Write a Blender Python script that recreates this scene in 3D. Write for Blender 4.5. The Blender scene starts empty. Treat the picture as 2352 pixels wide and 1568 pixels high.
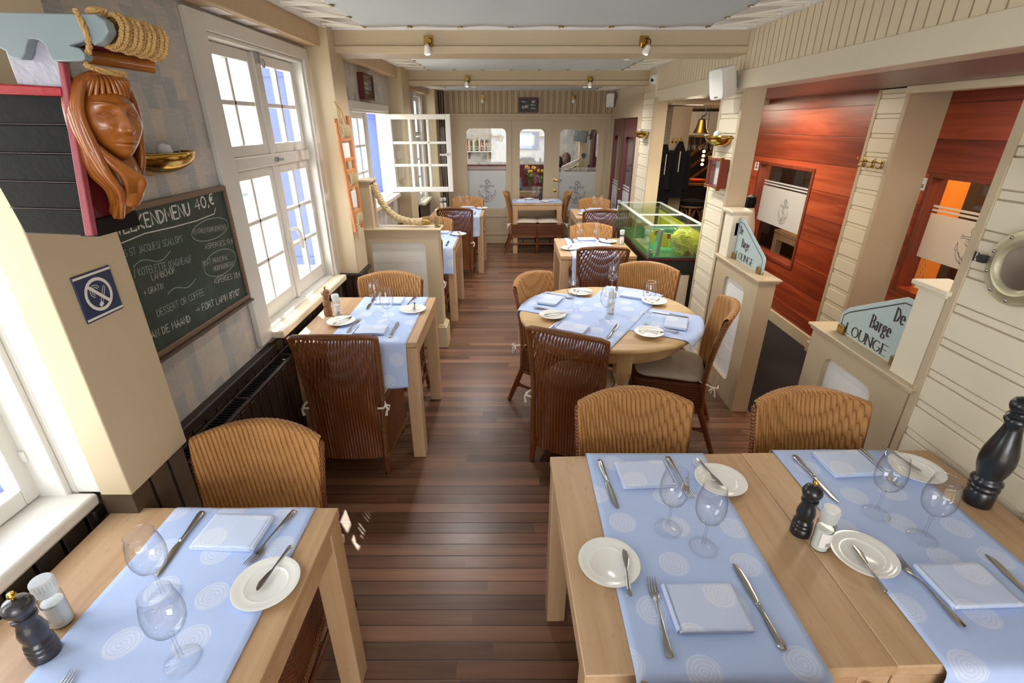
import bpy, bmesh, math, random
from math import sin, cos, pi, radians, sqrt, atan2, floor, exp
from mathutils import Vector, Matrix

SC = bpy.context.scene
COL = SC.collection
rnd = random.Random(7)

# ---------------------------------------------------------------- camera
cam = bpy.data.cameras.new('camera')
cam.sensor_width = 36.0
cam.lens = 36.0 * 1114.0 / 2352.0
cam.clip_start = 0.02
cam_ob = bpy.data.objects.new('camera', cam)
cam_ob.location = (0, 0, 1.81)
cam_ob.rotation_euler = (pi / 2 - math.atan(499.0 / 1114.0), 0, 0)
COL.objects.link(cam_ob)
SC.camera = cam_ob
SC.view_settings.view_transform = 'Standard'
SC.view_settings.look = 'None'
SC.view_settings.gamma = 1.0
SC.view_settings.use_curve_mapping = False
SC.view_settings.exposure = 1.38
SC.cycles.use_denoising = True
SC.cycles.max_bounces = 9
SC.cycles.diffuse_bounces = 4
SC.cycles.glossy_bounces = 4
SC.cycles.transmission_bounces = 6
SC.cycles.transparent_max_bounces = 24
SC.cycles.caustics_reflective = False
SC.cycles.caustics_refractive = False
SC.cycles.sample_clamp_indirect = 6.0

# ---------------------------------------------------------------- world, sun, window light
wd = bpy.data.worlds.new('daylight')
SC.world = wd
wd.use_nodes = True
bg = wd.node_tree.nodes['Background']
bg.inputs['Color'].default_value = (0.93, 0.97, 1.0, 1)
bg.inputs['Strength'].default_value = 3.2

def lamp(name, typ, loc, energy, color=(1, 1, 1), size=0.1, rot=None, size_y=None, target=None):
    l = bpy.data.lights.new(name, typ)
    l.energy = energy
    l.color = color
    if typ == 'AREA':
        l.size = size
        if size_y:
            l.shape = 'RECTANGLE'
            l.size_y = size_y
    elif typ == 'POINT':
        l.shadow_soft_size = size
    o = bpy.data.objects.new(name, l)
    o.location = loc
    if rot:
        o.rotation_euler = rot
    if target:
        o.rotation_euler = (Vector(target) - Vector(loc)).to_track_quat('-Z', 'Y').to_euler()
    COL.objects.link(o)
    return o

sun = lamp('sun', 'SUN', (-6, 8, 9), 6.5, (1.0, 0.93, 0.80))
sun.data.angle = 0.009
sun.rotation_euler = Vector((0.525, -0.67, -1.2)).to_track_quat('-Z', 'Y').to_euler()

def portal(name, loc, w, h, target):
    o = lamp(name, 'AREA', loc, 1.0, size=w, size_y=h, target=target)
    o.data.cycles.is_portal = True
    return o

# daylight enters by the windows on the left and an unseen opening added behind the camera for fill
portal('window_daylight', (-1.60, 0.65, 1.45), 0.85, 1.3, (0, 0.65, 1.45))
portal('window_daylight', (-1.60, 2.9, 1.5), 1.0, 1.35, (0, 2.9, 1.5))
portal('window_daylight', (-1.60, 4.9, 1.5), 1.2, 0.8, (0, 4.9, 1.5))
portal('window_daylight', (-1.60, 7.3, 1.5), 0.65, 1.4, (0, 7.3, 1.5))
portal('rear_fill_daylight', (0.22, -2.55, 1.3), 1.95, 1.5, (0.2, 3, 1.3))
portal('rear_fill_daylight', (0.2, -2.3, -.1), 3.2, .6, (0.2, -2.3, 3))  # light from below, through a gap left in the unseen floor

# ---------------------------------------------------------------- helpers
def srgb(h):
    if not isinstance(h, str):
        return tuple(h) + (1,) if len(h) == 3 else h
    h = h.lstrip('#')
    r = []
    for i in (0, 2, 4):
        c = int(h[i:i + 2], 16) / 255.0
        r.append(c / 12.92 if c <= 0.04045 else ((c + 0.055) / 1.055) ** 2.4)
    return (r[0], r[1], r[2], 1)


class G:
    """small node graph writer"""
    def __init__(s, name):
        s.m = bpy.data.materials.new(name)
        s.m.use_nodes = True
        s.t = s.m.node_tree
        s.t.nodes.clear()
        s.out = s.t.nodes.new('ShaderNodeOutputMaterial')

    def n(s, typ, ins=None, **at):
        nd = s.t.nodes.new('ShaderNode' + typ)
        for k, v in at.items():
            setattr(nd, k, v)
        for k, v in (ins or {}).items():
            s.put(nd.inputs[k], v)
        return nd

    def put(s, sock, v):
        if v is None:
            return
        if isinstance(v, bpy.types.NodeSocket):
            s.t.links.new(v, sock)
        elif isinstance(v, bpy.types.Node):
            s.t.links.new(v.outputs[0], sock)
        elif isinstance(v, str):
            sock.default_value = srgb(v)
        else:
            sock.default_value = v

    def m_(s, op, a, b=None, c=None):
        nd = s.n('Math', operation=op)
        for i, v in enumerate((a, b, c)):
            if v is not None:
                s.put(nd.inputs[i], v)
        return nd.outputs[0]

    def mix(s, f, a, b, bt='MIX'):
        nd = s.n('Mix', data_type='RGBA', blend_type=bt)
        s.put(nd.inputs[0], f)
        s.put(nd.inputs[6], srgb(a) if isinstance(a, str) else a)
        s.put(nd.inputs[7], srgb(b) if isinstance(b, str) else b)
        return nd.outputs[2]

    def ramp(s, f, stops, interp='LINEAR'):
        nd = s.n('ValToRGB', {'Fac': f})
        cr = nd.color_ramp
        cr.interpolation = interp
        while len(cr.elements) < len(stops):
            cr.elements.new(0.5)
        for e, (p, c) in zip(cr.elements, stops):
            e.position = p
            e.color = srgb(c)
        return nd.outputs[0]

    def co(s, kind='Object'):
        return s.n('TexCoord').outputs[kind]

    def xyz(s, v):
        nd = s.n('SeparateXYZ', {0: v})
        return nd.outputs[0], nd.outputs[1], nd.outputs[2]

    def vec(s, x=0.0, y=0.0, z=0.0):
        return s.n('CombineXYZ', {0: x, 1: y, 2: z}).outputs[0]

    def scale(s, v, sx, sy, sz):
        return s.n('Mapping', {'Vector': v, 'Scale': (sx, sy, sz)}).outputs[0]

    def noise(s, v, sc, detail=3.0, rough=0.55, dist=0.0):
        return s.n('TexNoise', {'Vector': v, 'Scale': sc, 'Detail': detail, 'Roughness': rough, 'Distortion': dist}).outputs[0]

    def white(s, v):
        return s.n('TexWhiteNoise', {'Vector': v}, noise_dimensions='3D').outputs[0]

    def bump(s, h, st=0.3, d=0.01):
        return s.n('Bump', {'Height': h, 'Strength': st, 'Distance': d}).outputs[0]

    def step(s, v, at, soft):
        nd = s.n('MapRange', {0: v, 1: at - soft, 2: at + soft})
        nd.interpolation_type = 'SMOOTHSTEP'
        return nd.outputs[0]

    def p(s, col, rough=0.5, metal=0.0, normal=None, spec=None, coat=None, **ex):
        b = s.n('BsdfPrincipled')
        s.put(b.inputs['Base Color'], col)
        s.put(b.inputs['Roughness'], rough)
        s.put(b.inputs['Metallic'], metal)
        if normal is not None:
            s.put(b.inputs['Normal'], normal)
        if spec is not None:
            s.put(b.inputs['Specular IOR Level'], spec)
        if coat is not None:
            s.put(b.inputs['Coat Weight'], coat)
            b.inputs['Coat Roughness'].default_value = 0.12
        for k, v in ex.items():
            s.put(b.inputs[k.replace('_', ' ')], v)
        return b.outputs[0]

    def done(s, sh):
        s.put(s.out.inputs['Surface'], sh)
        return s.m


def simple(name, c, r=0.5, m=0.0, var=0.0, vs=6.0, bump=0.0, bs=60.0, spec=None, coat=None):
    g = G(name)
    col = srgb(c)
    if var:
        nz = g.noise(g.co(), vs, 4)
        col = g.mix(nz, tuple(max(0, x * (1 - var)) for x in col[:3]) + (1,), tuple(min(1, x * (1 + var)) for x in col[:3]) + (1,))
    nrm = g.bump(g.noise(g.co(), bs, 3), bump, 0.004) if bump else None
    return g.done(g.p(col, r, m, nrm, spec, coat))


class MB:
    """mesh builder"""
    def __init__(s):
        s.v, s.f, s.mi, s.uv = [], [], [], None

    def add(s, vs, fs, mi=0, M=None):
        b = len(s.v)
        for q in vs:
            q = Vector(q)
            s.v.append(M @ q if M else q)
        for f in fs:
            s.f.append([i + b for i in f])
            s.mi.append(mi)
        return s

    def box(s, x0, y0, z0, x1, y1, z1, mi=0, M=None):
        vs = [(x0, y0, z0), (x1, y0, z0), (x1, y1, z0), (x0, y1, z0), (x0, y0, z1), (x1, y0, z1), (x1, y1, z1), (x0, y1, z1)]
        return s.add(vs, [(0, 3, 2, 1), (4, 5, 6, 7), (0, 1, 5, 4), (1, 2, 6, 5), (2, 3, 7, 6), (3, 0, 4, 7)], mi, M)

    def lathe(s, prof, n=24, M=None, mi=0, caps=True):
        vs, fs = [], []
        k = len(prof)
        for i in range(n):
            a = 2 * pi * i / n
            for r, z in prof:
                vs.append((r * cos(a), r * sin(a), z))
        for i in range(n):
            j = (i + 1) % n
            for q in range(k - 1):
                fs.append((i * k + q, j * k + q, j * k + q + 1, i * k + q + 1))
        if caps:
            if prof[0][0] > 1e-6:
                fs.append([i * k for i in range(n)][::-1])
            if prof[-1][0] > 1e-6:
                fs.append([i * k + k - 1 for i in range(n)])
        return s.add(vs, fs, mi, M)

    def tube(s, path, r, n=8, closed=False, mi=0, M=None, sx=1.0):
        P = [Vector(p) for p in path]
        m = len(P)
        R = r if isinstance(r, (list, tuple)) else [r] * m
        vs, fs = [], []
        up = None
        for i in range(m):
            if closed:
                t = P[(i + 1) % m] - P[i - 1]
            else:
                t = P[min(i + 1, m - 1)] - P[max(i - 1, 0)]
            if t.length < 1e-9:
                t = Vector((0, 0, 1))
            t.normalize()
            if up is None:
                up = Vector((0, 0, 1)) if abs(t.z) < 0.9 else Vector((0, 1, 0))
            a = t.cross(up)
            if a.length < 1e-6:
                a = t.orthogonal()
            a.normalize()
            b = a.cross(t).normalized()
            up = b
            for q in range(n):
                an = 2 * pi * q / n
                vs.append(P[i] + (a * cos(an) * sx + b * sin(an)) * R[i])
        for i in range(m if closed else m - 1):
            j = (i + 1) % m
            for q in range(n):
                w = (q + 1) % n
                fs.append((i * n + q, i * n + w, j * n + w, j * n + q))
        if not closed:
            fs.append([q for q in range(n)][::-1])
            fs.append([(m - 1) * n + q for q in range(n)])
        return s.add(vs, fs, mi, M)

    def cyl(s, p0, p1, r0, r1=None, n=16, mi=0, M=None):
        return s.tube([p0, p1], [r0, r0 if r1 is None else r1], n, False, mi, M)

    def prism(s, poly, d0, d1, plane='xy', mi=0, M=None):
        def mk(a, b, d):
            return {'xy': (a, b, d), 'xz': (a, d, b), 'yz': (d, a, b)}[plane]
        n = len(poly)
        vs = [mk(a, b, d0) for a, b in poly] + [mk(a, b, d1) for a, b in poly]
        fs = [list(range(n))[::-1], list(range(n, 2 * n))]
        for i in range(n):
            j = (i + 1) % n
            fs.append((i, j, n + j, n + i))
        return s.add(vs, fs, mi, M)

    def grid(s, fn, nu, nv, mi=0, cu=False, cv=False, M=None, uv=None):
        vs, fs = [], []
        uu, vv = nu + (0 if cu else 1), nv + (0 if cv else 1)
        uvs = []
        for i in range(uu):
            for j in range(vv):
                vs.append(fn(i / nu, j / nv))
                if uv:
                    uvs.append(uv(i / nu, j / nv))
        for i in range(nu):
            for j in range(nv):
                a, b = (i + 1) % uu if cu else i + 1, (j + 1) % vv if cv else j + 1
                fs.append((i * vv + j, a * vv + j, a * vv + b, i * vv + b))
        if uv:
            if s.uv is None:
                s.uv = {}
            base = len(s.v)
            for i, q in enumerate(uvs):
                s.uv[base + i] = q
        return s.add(vs, fs, mi, M)

    def build(s, name, mats, parent=None, bev=0.0, seg=2, ang=35, solid=0.0, recalc=True, shade=True):
        me = bpy.data.meshes.new(name)
        me.from_pydata([tuple(q) for q in s.v], [], s.f)
        if not isinstance(mats, (list, tuple)):
            mats = [mats]
        for m in mats:
            me.materials.append(m)
        if len(mats) > 1:
            me.polygons.foreach_set('material_index', s.mi)
        if s.uv is not None:
            ul = me.uv_layers.new(name='UVMap')
            for lp in me.loops:
                ul.data[lp.index].uv = s.uv.get(lp.vertex_index, (0, 0))
        if recalc:
            bm = bmesh.new()
            bm.from_mesh(me)
            bmesh.ops.recalc_face_normals(bm, faces=bm.faces)
            bm.to_mesh(me)
            bm.free()
        if shade:
            me.shade_smooth()
            me.set_sharp_from_angle(angle=radians(ang))
        o = bpy.data.objects.new(name, me)
        COL.objects.link(o)
        if solid:
            md = o.modifiers.new('thickness', 'SOLIDIFY')
            md.thickness = solid
            md.offset = 1
        if bev:
            md = o.modifiers.new('bevel', 'BEVEL')
            md.width = bev
            md.segments = seg
            md.limit_method = 'ANGLE'
            md.angle_limit = radians(40)
        if parent is not None:
            o.parent = parent
        return o


def thing(name, label, cat, loc=(0, 0, 0), rz=0.0, group=None):
    o = bpy.data.objects.new(name, None)
    o.empty_display_size = 0.1
    COL.objects.link(o)
    o.location = loc
    o.rotation_euler = (0, 0, rz)
    return tag(o, label, cat, group)


def tag(o, label, cat, group=None):
    o['label'] = label
    o['category'] = cat
    if group:
        o['group'] = group
    return o


def struct(o):
    o['kind'] = 'structure'
    return o


def dup(root, loc, rz=0.0, label=None, group=None):
    r = root.copy()
    COL.objects.link(r)
    r.location = loc
    r.rotation_euler = (0, 0, rz)
    if label:
        r['label'] = label
    if group:
        r['group'] = group
    for ch in list(root.children):
        c = ch.copy()
        COL.objects.link(c)
        c.parent = r
        for gc in ch.children:
            d = gc.copy()
            COL.objects.link(d)
            d.parent = c
    return r


_proto = {}


def inst(key, make, loc, rz, label, group=None):
    """first call places the built thing itself, later calls copy it"""
    if key not in _proto:
        o = make()
        o.location = loc
        o.rotation_euler = (0, 0, rz)
        o['label'] = label
        if group:
            o['group'] = group
        _proto[key] = o
        return o
    return dup(_proto[key], loc, rz, label, group)


def rrect(x0, y0, x1, y1, r, n=6):
    p = []
    for cx, cy, a0 in ((x1 - r, y1 - r, 0), (x0 + r, y1 - r, pi / 2), (x0 + r, y0 + r, pi), (x1 - r, y0 + r, 3 * pi / 2)):
        for i in range(n + 1):
            a = a0 + pi / 2 * i / n
            p.append((cx + r * cos(a), cy + r * sin(a)))
    return p


def arc(cx, cy, rx, ry, a0, a1, n=10):
    return [(cx + rx * cos(radians(a0 + (a1 - a0) * i / n)), cy + ry * sin(radians(a0 + (a1 - a0) * i / n))) for i in range(n + 1)]


def plate(mb, outer, holes, d0, d1, plane, mi=0):
    """flat board with holes, both faces and all rims"""
    bm = bmesh.new()
    es = []
    for lp in [outer] + holes:
        vs = [bm.verts.new((a, b, 0)) for a, b in lp]
        for i in range(len(vs)):
            es.append(bm.edges.new((vs[i], vs[(i + 1) % len(vs)])))
    bmesh.ops.triangle_fill(bm, use_beauty=True, use_dissolve=False, edges=es)
    bm.verts.index_update()
    def mk(a, b, d):
        return {'xy': (a, b, d), 'xz': (a, d, b), 'yz': (d, a, b)}[plane]
    V = [(v.co.x, v.co.y) for v in bm.verts]
    F = [[v.index for v in f.verts] for f in bm.faces]
    n = len(V)
    fs = F + [[i + n for i in f][::-1] for f in F]
    k = 0
    for lp in [outer] + holes:
        m = len(lp)
        for i in range(m):
            fs.append((k + i, k + (i + 1) % m, n + k + (i + 1) % m, n + k + i))
        k += m
    bm.free()
    mb.add([mk(a, b, d0) for a, b in V] + [mk(a, b, d1) for a, b in V], fs, mi)


def rope(mb, path, r, strands=3, turns=10.0, n=6, mi=0, sub=4):
    """laid rope: strands wound round a smooth path"""
    P = [Vector(p) for p in path]
    pts = []
    m = len(P)
    for i in range(m - 1):
        p0, p1, p2, p3 = P[max(i - 1, 0)], P[i], P[i + 1], P[min(i + 2, m - 1)]
        for k in range(sub):
            t = k / sub
            pts.append(0.5 * ((2 * p1) + (p2 - p0) * t + (2 * p0 - 5 * p1 + 4 * p2 - p3) * t * t + (3 * p1 - p0 - 3 * p2 + p3) * t ** 3))
    pts.append(P[-1])
    L = [0.0]
    for i in range(1, len(pts)):
        L.append(L[-1] + (pts[i] - pts[i - 1]).length)
    tot = L[-1] or 1
    for sidx in range(strands):
        q = []
        up = Vector((0, 0, 1))
        for i, p in enumerate(pts):
            t = (pts[min(i + 1, len(pts) - 1)] - pts[max(i - 1, 0)]).normalized()
            a = t.cross(up)
            if a.length < 1e-4:
                a = t.orthogonal()
            a.normalize()
            b = a.cross(t).normalized()
            an = 2 * pi * (turns * L[i] / tot + sidx / strands)
            q.append(p + (a * cos(an) + b * sin(an)) * r * 0.5)
            up = b
        mb.tube(q, r * 0.56, n, mi=mi)


# ---- writing: stroke letters drawn as flat ribbons
def _A(*a):
    return arc(*a)

FONT = {
    'A': [[(0, 0), (2, 6), (4, 0)], [(.8, 2.2), (3.2, 2.2)]], 'B': [[(0, 0), (0, 6), (2.6, 5.6), (3.2, 4.6), (2.4, 3.4), (0, 3.1)], [(2.2, 3.3), (3.7, 1.8), (2.8, .3), (0, 0)]],
    'C': [_A(2.2, 3, 2.2, 3, 50, 310)], 'D': [[(0, 0), (0, 6), (2.2, 5.4), (3.8, 3.2), (2.4, .6), (0, 0)]], 'E': [[(3.4, 6), (0, 6), (0, 0), (3.4, 0)], [(0, 3.1), (2.8, 3.1)]],
    'F': [[(3.4, 6), (0, 6), (0, 0)], [(0, 3.1), (2.7, 3.1)]], 'G': [_A(2.2, 3, 2.2, 3, 50, 330) + [(4.1, 2.8), (2.4, 2.8)]], 'H': [[(0, 0), (0, 6)], [(3.6, 0), (3.6, 6)], [(0, 3), (3.6, 3)]],
    'I': [[(1, 0), (1, 6)]], 'J': [[(3, 6), (3, 1), (1.8, 0), (.3, .8)]], 'K': [[(0, 0), (0, 6)], [(3.5, 6), (0, 2.6), (3.7, 0)]], 'L': [[(0, 6), (0, 0), (3, 0)]],
    'M': [[(0, 0), (.3, 6), (2.2, 2), (4.2, 6), (4.5, 0)]], 'N': [[(0, 0), (0, 6), (3.6, 0), (3.6, 6)]], 'O': [_A(2.1, 3, 2.1, 3, 90, 450)], 'P': [[(0, 0), (0, 6), (2.8, 5.6), (3.3, 4.3), (2.4, 3), (0, 2.8)]],
    'Q': [_A(2.1, 3, 2.1, 3, 90, 450), [(2.6, 1.6), (4.2, -.6)]], 'R': [[(0, 0), (0, 6), (2.8, 5.6), (3.2, 4.4), (2.4, 3.1), (0, 2.9)], [(1.6, 3), (3.6, 0)]],
    'S': [[(3.4, 5.2), (2, 6), (.4, 5.2), (.5, 3.8), (3, 2.4), (3.3, .9), (1.8, 0), (0, .8)]], 'T': [[(0, 6), (4, 6)], [(2, 6), (2, 0)]], 'U': [[(0, 6), (0, 1.4), (1.2, 0), (2.6, .2), (3.6, 1.6), (3.6, 6)], ],
    'V': [[(0, 6), (1.9, 0), (3.8, 6)]], 'W': [[(0, 6), (1.2, 0), (2.4, 4.4), (3.6, 0), (4.8, 6)]], 'X': [[(0, 0), (3.6, 6)], [(0, 6), (3.6, 0)]], 'Y': [[(0, 6), (1.9, 3), (3.8, 6)], [(1.9, 3), (1.9, 0)]], 'Z': [[(0, 6), (3.6, 6), (0, 0), (3.6, 0)]],
    '0': [_A(1.8, 3, 1.8, 3, 90, 450)], '1': [[(.4, 4.6), (1.6, 6), (1.6, 0)]], '2': [[(.2, 4.8), (1.4, 6), (3, 5.4), (3, 3.8), (0, 0), (3.6, 0)]], '4': [[(2.6, 0), (2.8, 6), (0, 2), (3.8, 2.2)]], '7': [[(0, 6), (3.4, 6), (1.2, 0)], [(1, 3), (3, 3)]],
    '8': [_A(1.8, 4.5, 1.4, 1.5, 90, 450), _A(1.8, 1.5, 1.8, 1.5, 90, 450)], '€': [_A(2.6, 3, 2, 3, 60, 300), [(0, 3.6), (3, 3.7)], [(0, 2.5), (2.7, 2.6)]], '/': [[(0, -.6), (2, 6.6)]], "'": [[(.6, 6.4), (.3, 5)]],
    '+': [[(0, 2.5), (3, 2.5)], [(1.5, 1), (1.5, 4)]], '.': [[(.4, 0), (.7, .4)]], ',': [[(.8, .5), (.2, -1.2)]], '-': [[(.2, 2.8), (2, 2.8)]], '>': [[(.2, 4.2), (2.2, 2.8), (.2, 1.5)]], '°': [_A(.7, 5.6, .6, .7, 90, 450, 8)], ' ': [],
    'e': [[(.35, 2), (3.2, 2)] + _A(1.8, 1.9, 1.45, 1.9, 5, 320, 18)], 'a': [_A(1.4, 2.9, 1.1, 1, 160, 0) + [(2.5, .3), (3.1, .1)], _A(1.45, 1.05, 1.2, 1.05, 70, 430, 16)], 'r': [[(.8, 0), (.8, 3.8)], [(.8, 2.6)] + _A(2, 2.6, 1.1, 1.1, 140, 50, 6)],
    'g': [_A(1.6, 2.5, 1.25, 1.25, 90, 450, 16), [(2.6, 3.5), (3.5, 3.9)], _A(1.7, -.9, 1.6, .95, 90, 450, 16), [(.9, 1.5), (.5, .7), (1.2, .1)]],
}
SERIF = {'D': [(-.7, 0, 1), (-.7, 6, 1)], 'E': [(-.7, 0, 1), (-.7, 6, 1)], 'B': [(-.7, 0, 1), (-.7, 6, 1)], 'L': [(-.7, 0, 1), (-.8, 6, 1.6)], 'U': [(-.8, 6, 1.6), (2.8, 6, 1.6)], 'N': [(-.8, 6, 1), (-.8, 0, 1.6), (2.8, 6, 1.6)],
         'R': [(-.7, 0, 1.6), (-.7, 6, 1), (3.2, 0, .9)], 'A': [(-.8, 0, 1.6), (3.2, 0, 1.6)], 'r': [(0, 0, 1.7), (0, 3.8, .9)]}


def adv(ch):
    if ch == ' ':
        return 3.0
    xs = [p[0] for st in FONT[ch] for p in st]
    return (max(xs) if xs else 2) + 1.1


RB = [0]


def ribbon(mb, pts, put, w, nib=False, mi=0):
    """pts: 2D polyline, put(x,y)->3D, w: width, nib: broad pen (thick uprights, hair-thin flats)"""
    n = len(pts)
    vs, fs = [], []
    RB[0] = (RB[0] + 1) % 16
    for i in range(n):
        a, b = pts[max(i - 1, 0)], pts[min(i + 1, n - 1)]
        dx, dy = b[0] - a[0], b[1] - a[1]
        l = sqrt(dx * dx + dy * dy) or 1
        nx, ny = -dy / l, dx / l
        hw = w / 2
        if nib:
            hw = w / 2 * (0.28 + 0.72 * abs(nx) ** 1.4)
        x, y = pts[i]
        vs += [put(x + nx * hw, y + ny * hw), put(x - nx * hw, y - ny * hw)]
    if n > 1:                                                         # stack strokes a hair apart so none are coplanar
        o, e1, e2 = Vector(put(0, 0)), Vector(put(1, 0)), Vector(put(0, 1))
        nn = (e2 - o).cross(e1 - o)
        nn = nn.normalized() * (.00004 * RB[0]) if nn.length > 1e-6 else Vector((0, 0, 0))
        vs = [Vector(q) + nn for q in vs]
    for i in range(n - 1):
        fs.append((2 * i, 2 * i + 1, 2 * i + 3, 2 * i + 2))
    mb.add(vs, fs, mi)


def write(mb, text, put, size, w=0.5, nib=False, slant=0.0, jit=0.0, cond=1.0, mi=0):
    """put(x,y) maps text space (metres) to 3D; size = cap height"""
    k = size / 6.0
    x = 0.0
    for ch in text:
        for st in FONT.get(ch, []):
            pts = [((px * cond + slant * py + rnd.uniform(-jit, jit)) * k + x, (py + rnd.uniform(-jit, jit)) * k) for px, py in st]
            run = [pts[0]]
            for i in range(1, len(pts)):                              # break the pen line at sharp corners
                run.append(pts[i])
                if i < len(pts) - 1:
                    a0 = atan2(pts[i][1] - pts[i - 1][1], pts[i][0] - pts[i - 1][0])
                    a1 = atan2(pts[i + 1][1] - pts[i][1], pts[i + 1][0] - pts[i][0])
                    if nib and abs((a1 - a0 + pi) % (2 * pi) - pi) > .75:
                        ribbon(mb, run, put, w * k, nib, mi)
                        run = [pts[i]]
            ribbon(mb, run, put, w * k, nib, mi)
        if nib:
            for sx, sy, ln in SERIF.get(ch, []):
                ribbon(mb, [(sx * cond * k + x, sy * k), ((sx + ln) * cond * k + x, sy * k)], put, .52 * k, False, mi)
        x += adv(ch) * k * cond
    return x


def text_len(text, size, cond=1.0):
    return sum(adv(c) for c in text) * size / 6.0 * cond

# ---------------------------------------------------------------- materials
M = {}
M['paint'] = simple('taupe_paint', '#c8b596', .42, var=.04, vs=3, bump=.06, bs=120)
M['paint_rough'] = simple('taupe_plaster', '#c4ab88', .7, var=.07, vs=8, bump=.9, bs=45)
M['cream'] = simple('cream_lit_paint', '#ebdfc6', .42, var=.03, vs=3, bump=.05, bs=90)  # paler copy of the taupe paint, window light put into the colour
M['groove'] = simple('board_groove', '#8f7b5f', .7)
M['white'] = simple('white_gloss_paint', '#dedbd4', .3, var=.02, vs=4)
M['panelwhite'] = simple('white_panel', '#f4f4f1', .35)
M['ceil'] = simple('white_ceiling', '#f2f0ec', .6)
M['black'] = simple('black_paint', '#060505', .5, var=.3, vs=20, bump=.15, bs=80, spec=.2)
M['maroon'] = simple('maroon_paint', '#5a1420', .35, var=.1)
M['red'] = simple('red_paint', '#a3242c', .35, var=.12, vs=15, bump=.2, bs=60)
M['pinkred'] = simple('worn_red_paint', '#9c4a54', .5, var=.2, vs=25, bump=.3, bs=70)
M['greyrail'] = simple('grey_blue_paint', '#839095', .3, var=.04, vs=6)
M['brass'] = simple('polished_brass', '#c9a24e', .16, 1.0)
M['brassdull'] = simple('dull_brass', '#a58a55', .35, 1.0, var=.15, vs=14)
M['bronzegreen'] = simple('weathered_brass', '#c9c2a0', .36, .6, var=.18, vs=18, bump=.1, bs=60)
M['steel'] = simple('cutlery_steel', '#b7b7b5', .2, 1.0)
M['chrome'] = simple('chrome', '#d8d8d8', .12, 1.0)
M['porcelain'] = simple('white_porcelain', '#f3f2ec', .16, coat=.3)
M['plastic'] = simple('white_plastic', '#eceae6', .4)
M['greyplastic'] = simple('grey_plastic', '#9a9a98', .45)
M['darkplastic'] = simple('dark_plastic', '#1a1a1c', .4)
M['millblack'] = simple('black_lacquered_wood', '#15171b', .28, coat=.4)
M['milldark'] = simple('dark_stained_wood', '#2b2a30', .3, coat=.5)
M['cushion'] = simple('beige_cushion_cloth', '#cfc4b1', .95, var=.07, vs=30, bump=.5, bs=160)
M['tie'] = simple('white_cord', '#e6ddce', .9)
M['bamboo'] = simple('stained_rattan_wood', '#6e3a1c', .4, var=.2, vs=20)
M['navy'] = simple('navy_enamel', '#1f2f52', .35)
M['offwhite'] = simple('off_white_print', '#e9e4d6', .5)
M['chalk'] = simple('white_chalk', '#dfe0da', .9)
M['chalkdim'] = simple('pale_green_chalk', '#b5cbbd', .9)
M['shutter'] = simple('blue_shutter_paint', '#4557b8', .5, var=.04)
M['radiator'] = simple('brown_radiator_paint', '#3b2e27', .35)
M['dark'] = simple('dark_void', '#0a0908', .8)
M['carpet'] = simple('black_carpet', '#1b1517', .97, var=.5, vs=180, bump=.6, bs=240)
M['brownpaint'] = simple('dark_brown_paint', '#2f2520', .5)
M['etch'] = simple('etched_line', '#38393c', .6)
M['signtext'] = simple('dark_sign_letters', '#3c3235', .4)
M['gilt'] = simple('cream_letters', '#f0c9a4', .6)
M['paper'] = simple('white_paper', '#efe9e6', .7)
M['ink'] = simple('printed_ink', '#55484a', .7)
M['coat'] = simple('navy_cloth', '#0c0d13', .95, bump=.4, bs=90)
M['leaf'] = simple('green_leaf', '#5d8a3a', .5, var=.2)
M['tulip'] = simple('yellow_petal', '#f2c21c', .5, var=.1)
M['skin'] = simple('skin', '#c98f74', .5)
M['hairdark'] = simple('dark_hair', '#1c1311', .6, bump=.6, bs=150)
M['hairred'] = simple('auburn_hair', '#4a1f18', .6, bump=.6, bs=150)
M['orange'] = simple('orange_plastic', '#ff6a12', .35)
M['tankdark'] = simple('dark_green_cabinet', '#1c2422', .4)
M['teal'] = simple('teal_tank_lining', '#3b9790', .4, var=.15, vs=9)
M['yellowcard'] = simple('yellow_card', '#e9d31e', .5)
M['algae'] = simple('yellow_green_algae', '#e9df62', .9, var=.35, vs=14, bump=.6, bs=50)
M['creamrope'] = simple('white_cord_rope', '#f0ebdf', .8)
M['greywood'] = simple('pale_grey_deck', '#a59b8d', .8, var=.15)
M['hedge'] = simple('pale_hedge', '#9fb089', .9, var=.3, vs=5)
M['quay'] = simple('pale_quay_stone', '#cfc9bd', .9, var=.1)
M['bulb'] = None

def glassmat(name, tint='#ffffff', f0=.04, rough=0.02, edge=None, ep=2.5):
    """thin glass: clear, with a schlick sheen and a darker edge"""
    g = G(name)
    f = g.n('LayerWeight', {'Blend': .5}).outputs['Facing']
    fr = g.m_('ADD', f0, g.m_('MULTIPLY', g.m_('POWER', f, 5.0), .8 - f0))
    col = srgb(tint)
    if edge:
        col = g.mix(g.m_('POWER', f, ep), tint, edge)
    tr = g.n('BsdfTransparent', {'Color': col})
    gl = g.n('BsdfGlossy', {'Color': (1, 1, 1, 1), 'Roughness': rough})
    return g.done(g.n('MixShader', {0: fr, 1: tr, 2: gl}).outputs[0])

M['pane'] = glassmat('window_glass', '#fcfdfd', .03)
M['wineglass'] = glassmat('wine_glass', '#fdfdfd', .085, .01, '#7f888e', 3.2)
M['glassfoot'] = glassmat('wine_glass_foot', '#fefefe', .03, .01, '#c9d0d4', 5.0)
M['jar'] = glassmat('salt_jar_plastic', '#f2f6f5', .06, .08, '#b9c0c1', 3.0)
M['tankglass'] = glassmat('aquarium_glass', '#f3f9f5', .05, .02, '#a9c6ba', 4.0)
M['water'] = glassmat('aquarium_water', '#f0f4dd', .03, .03)

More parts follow.
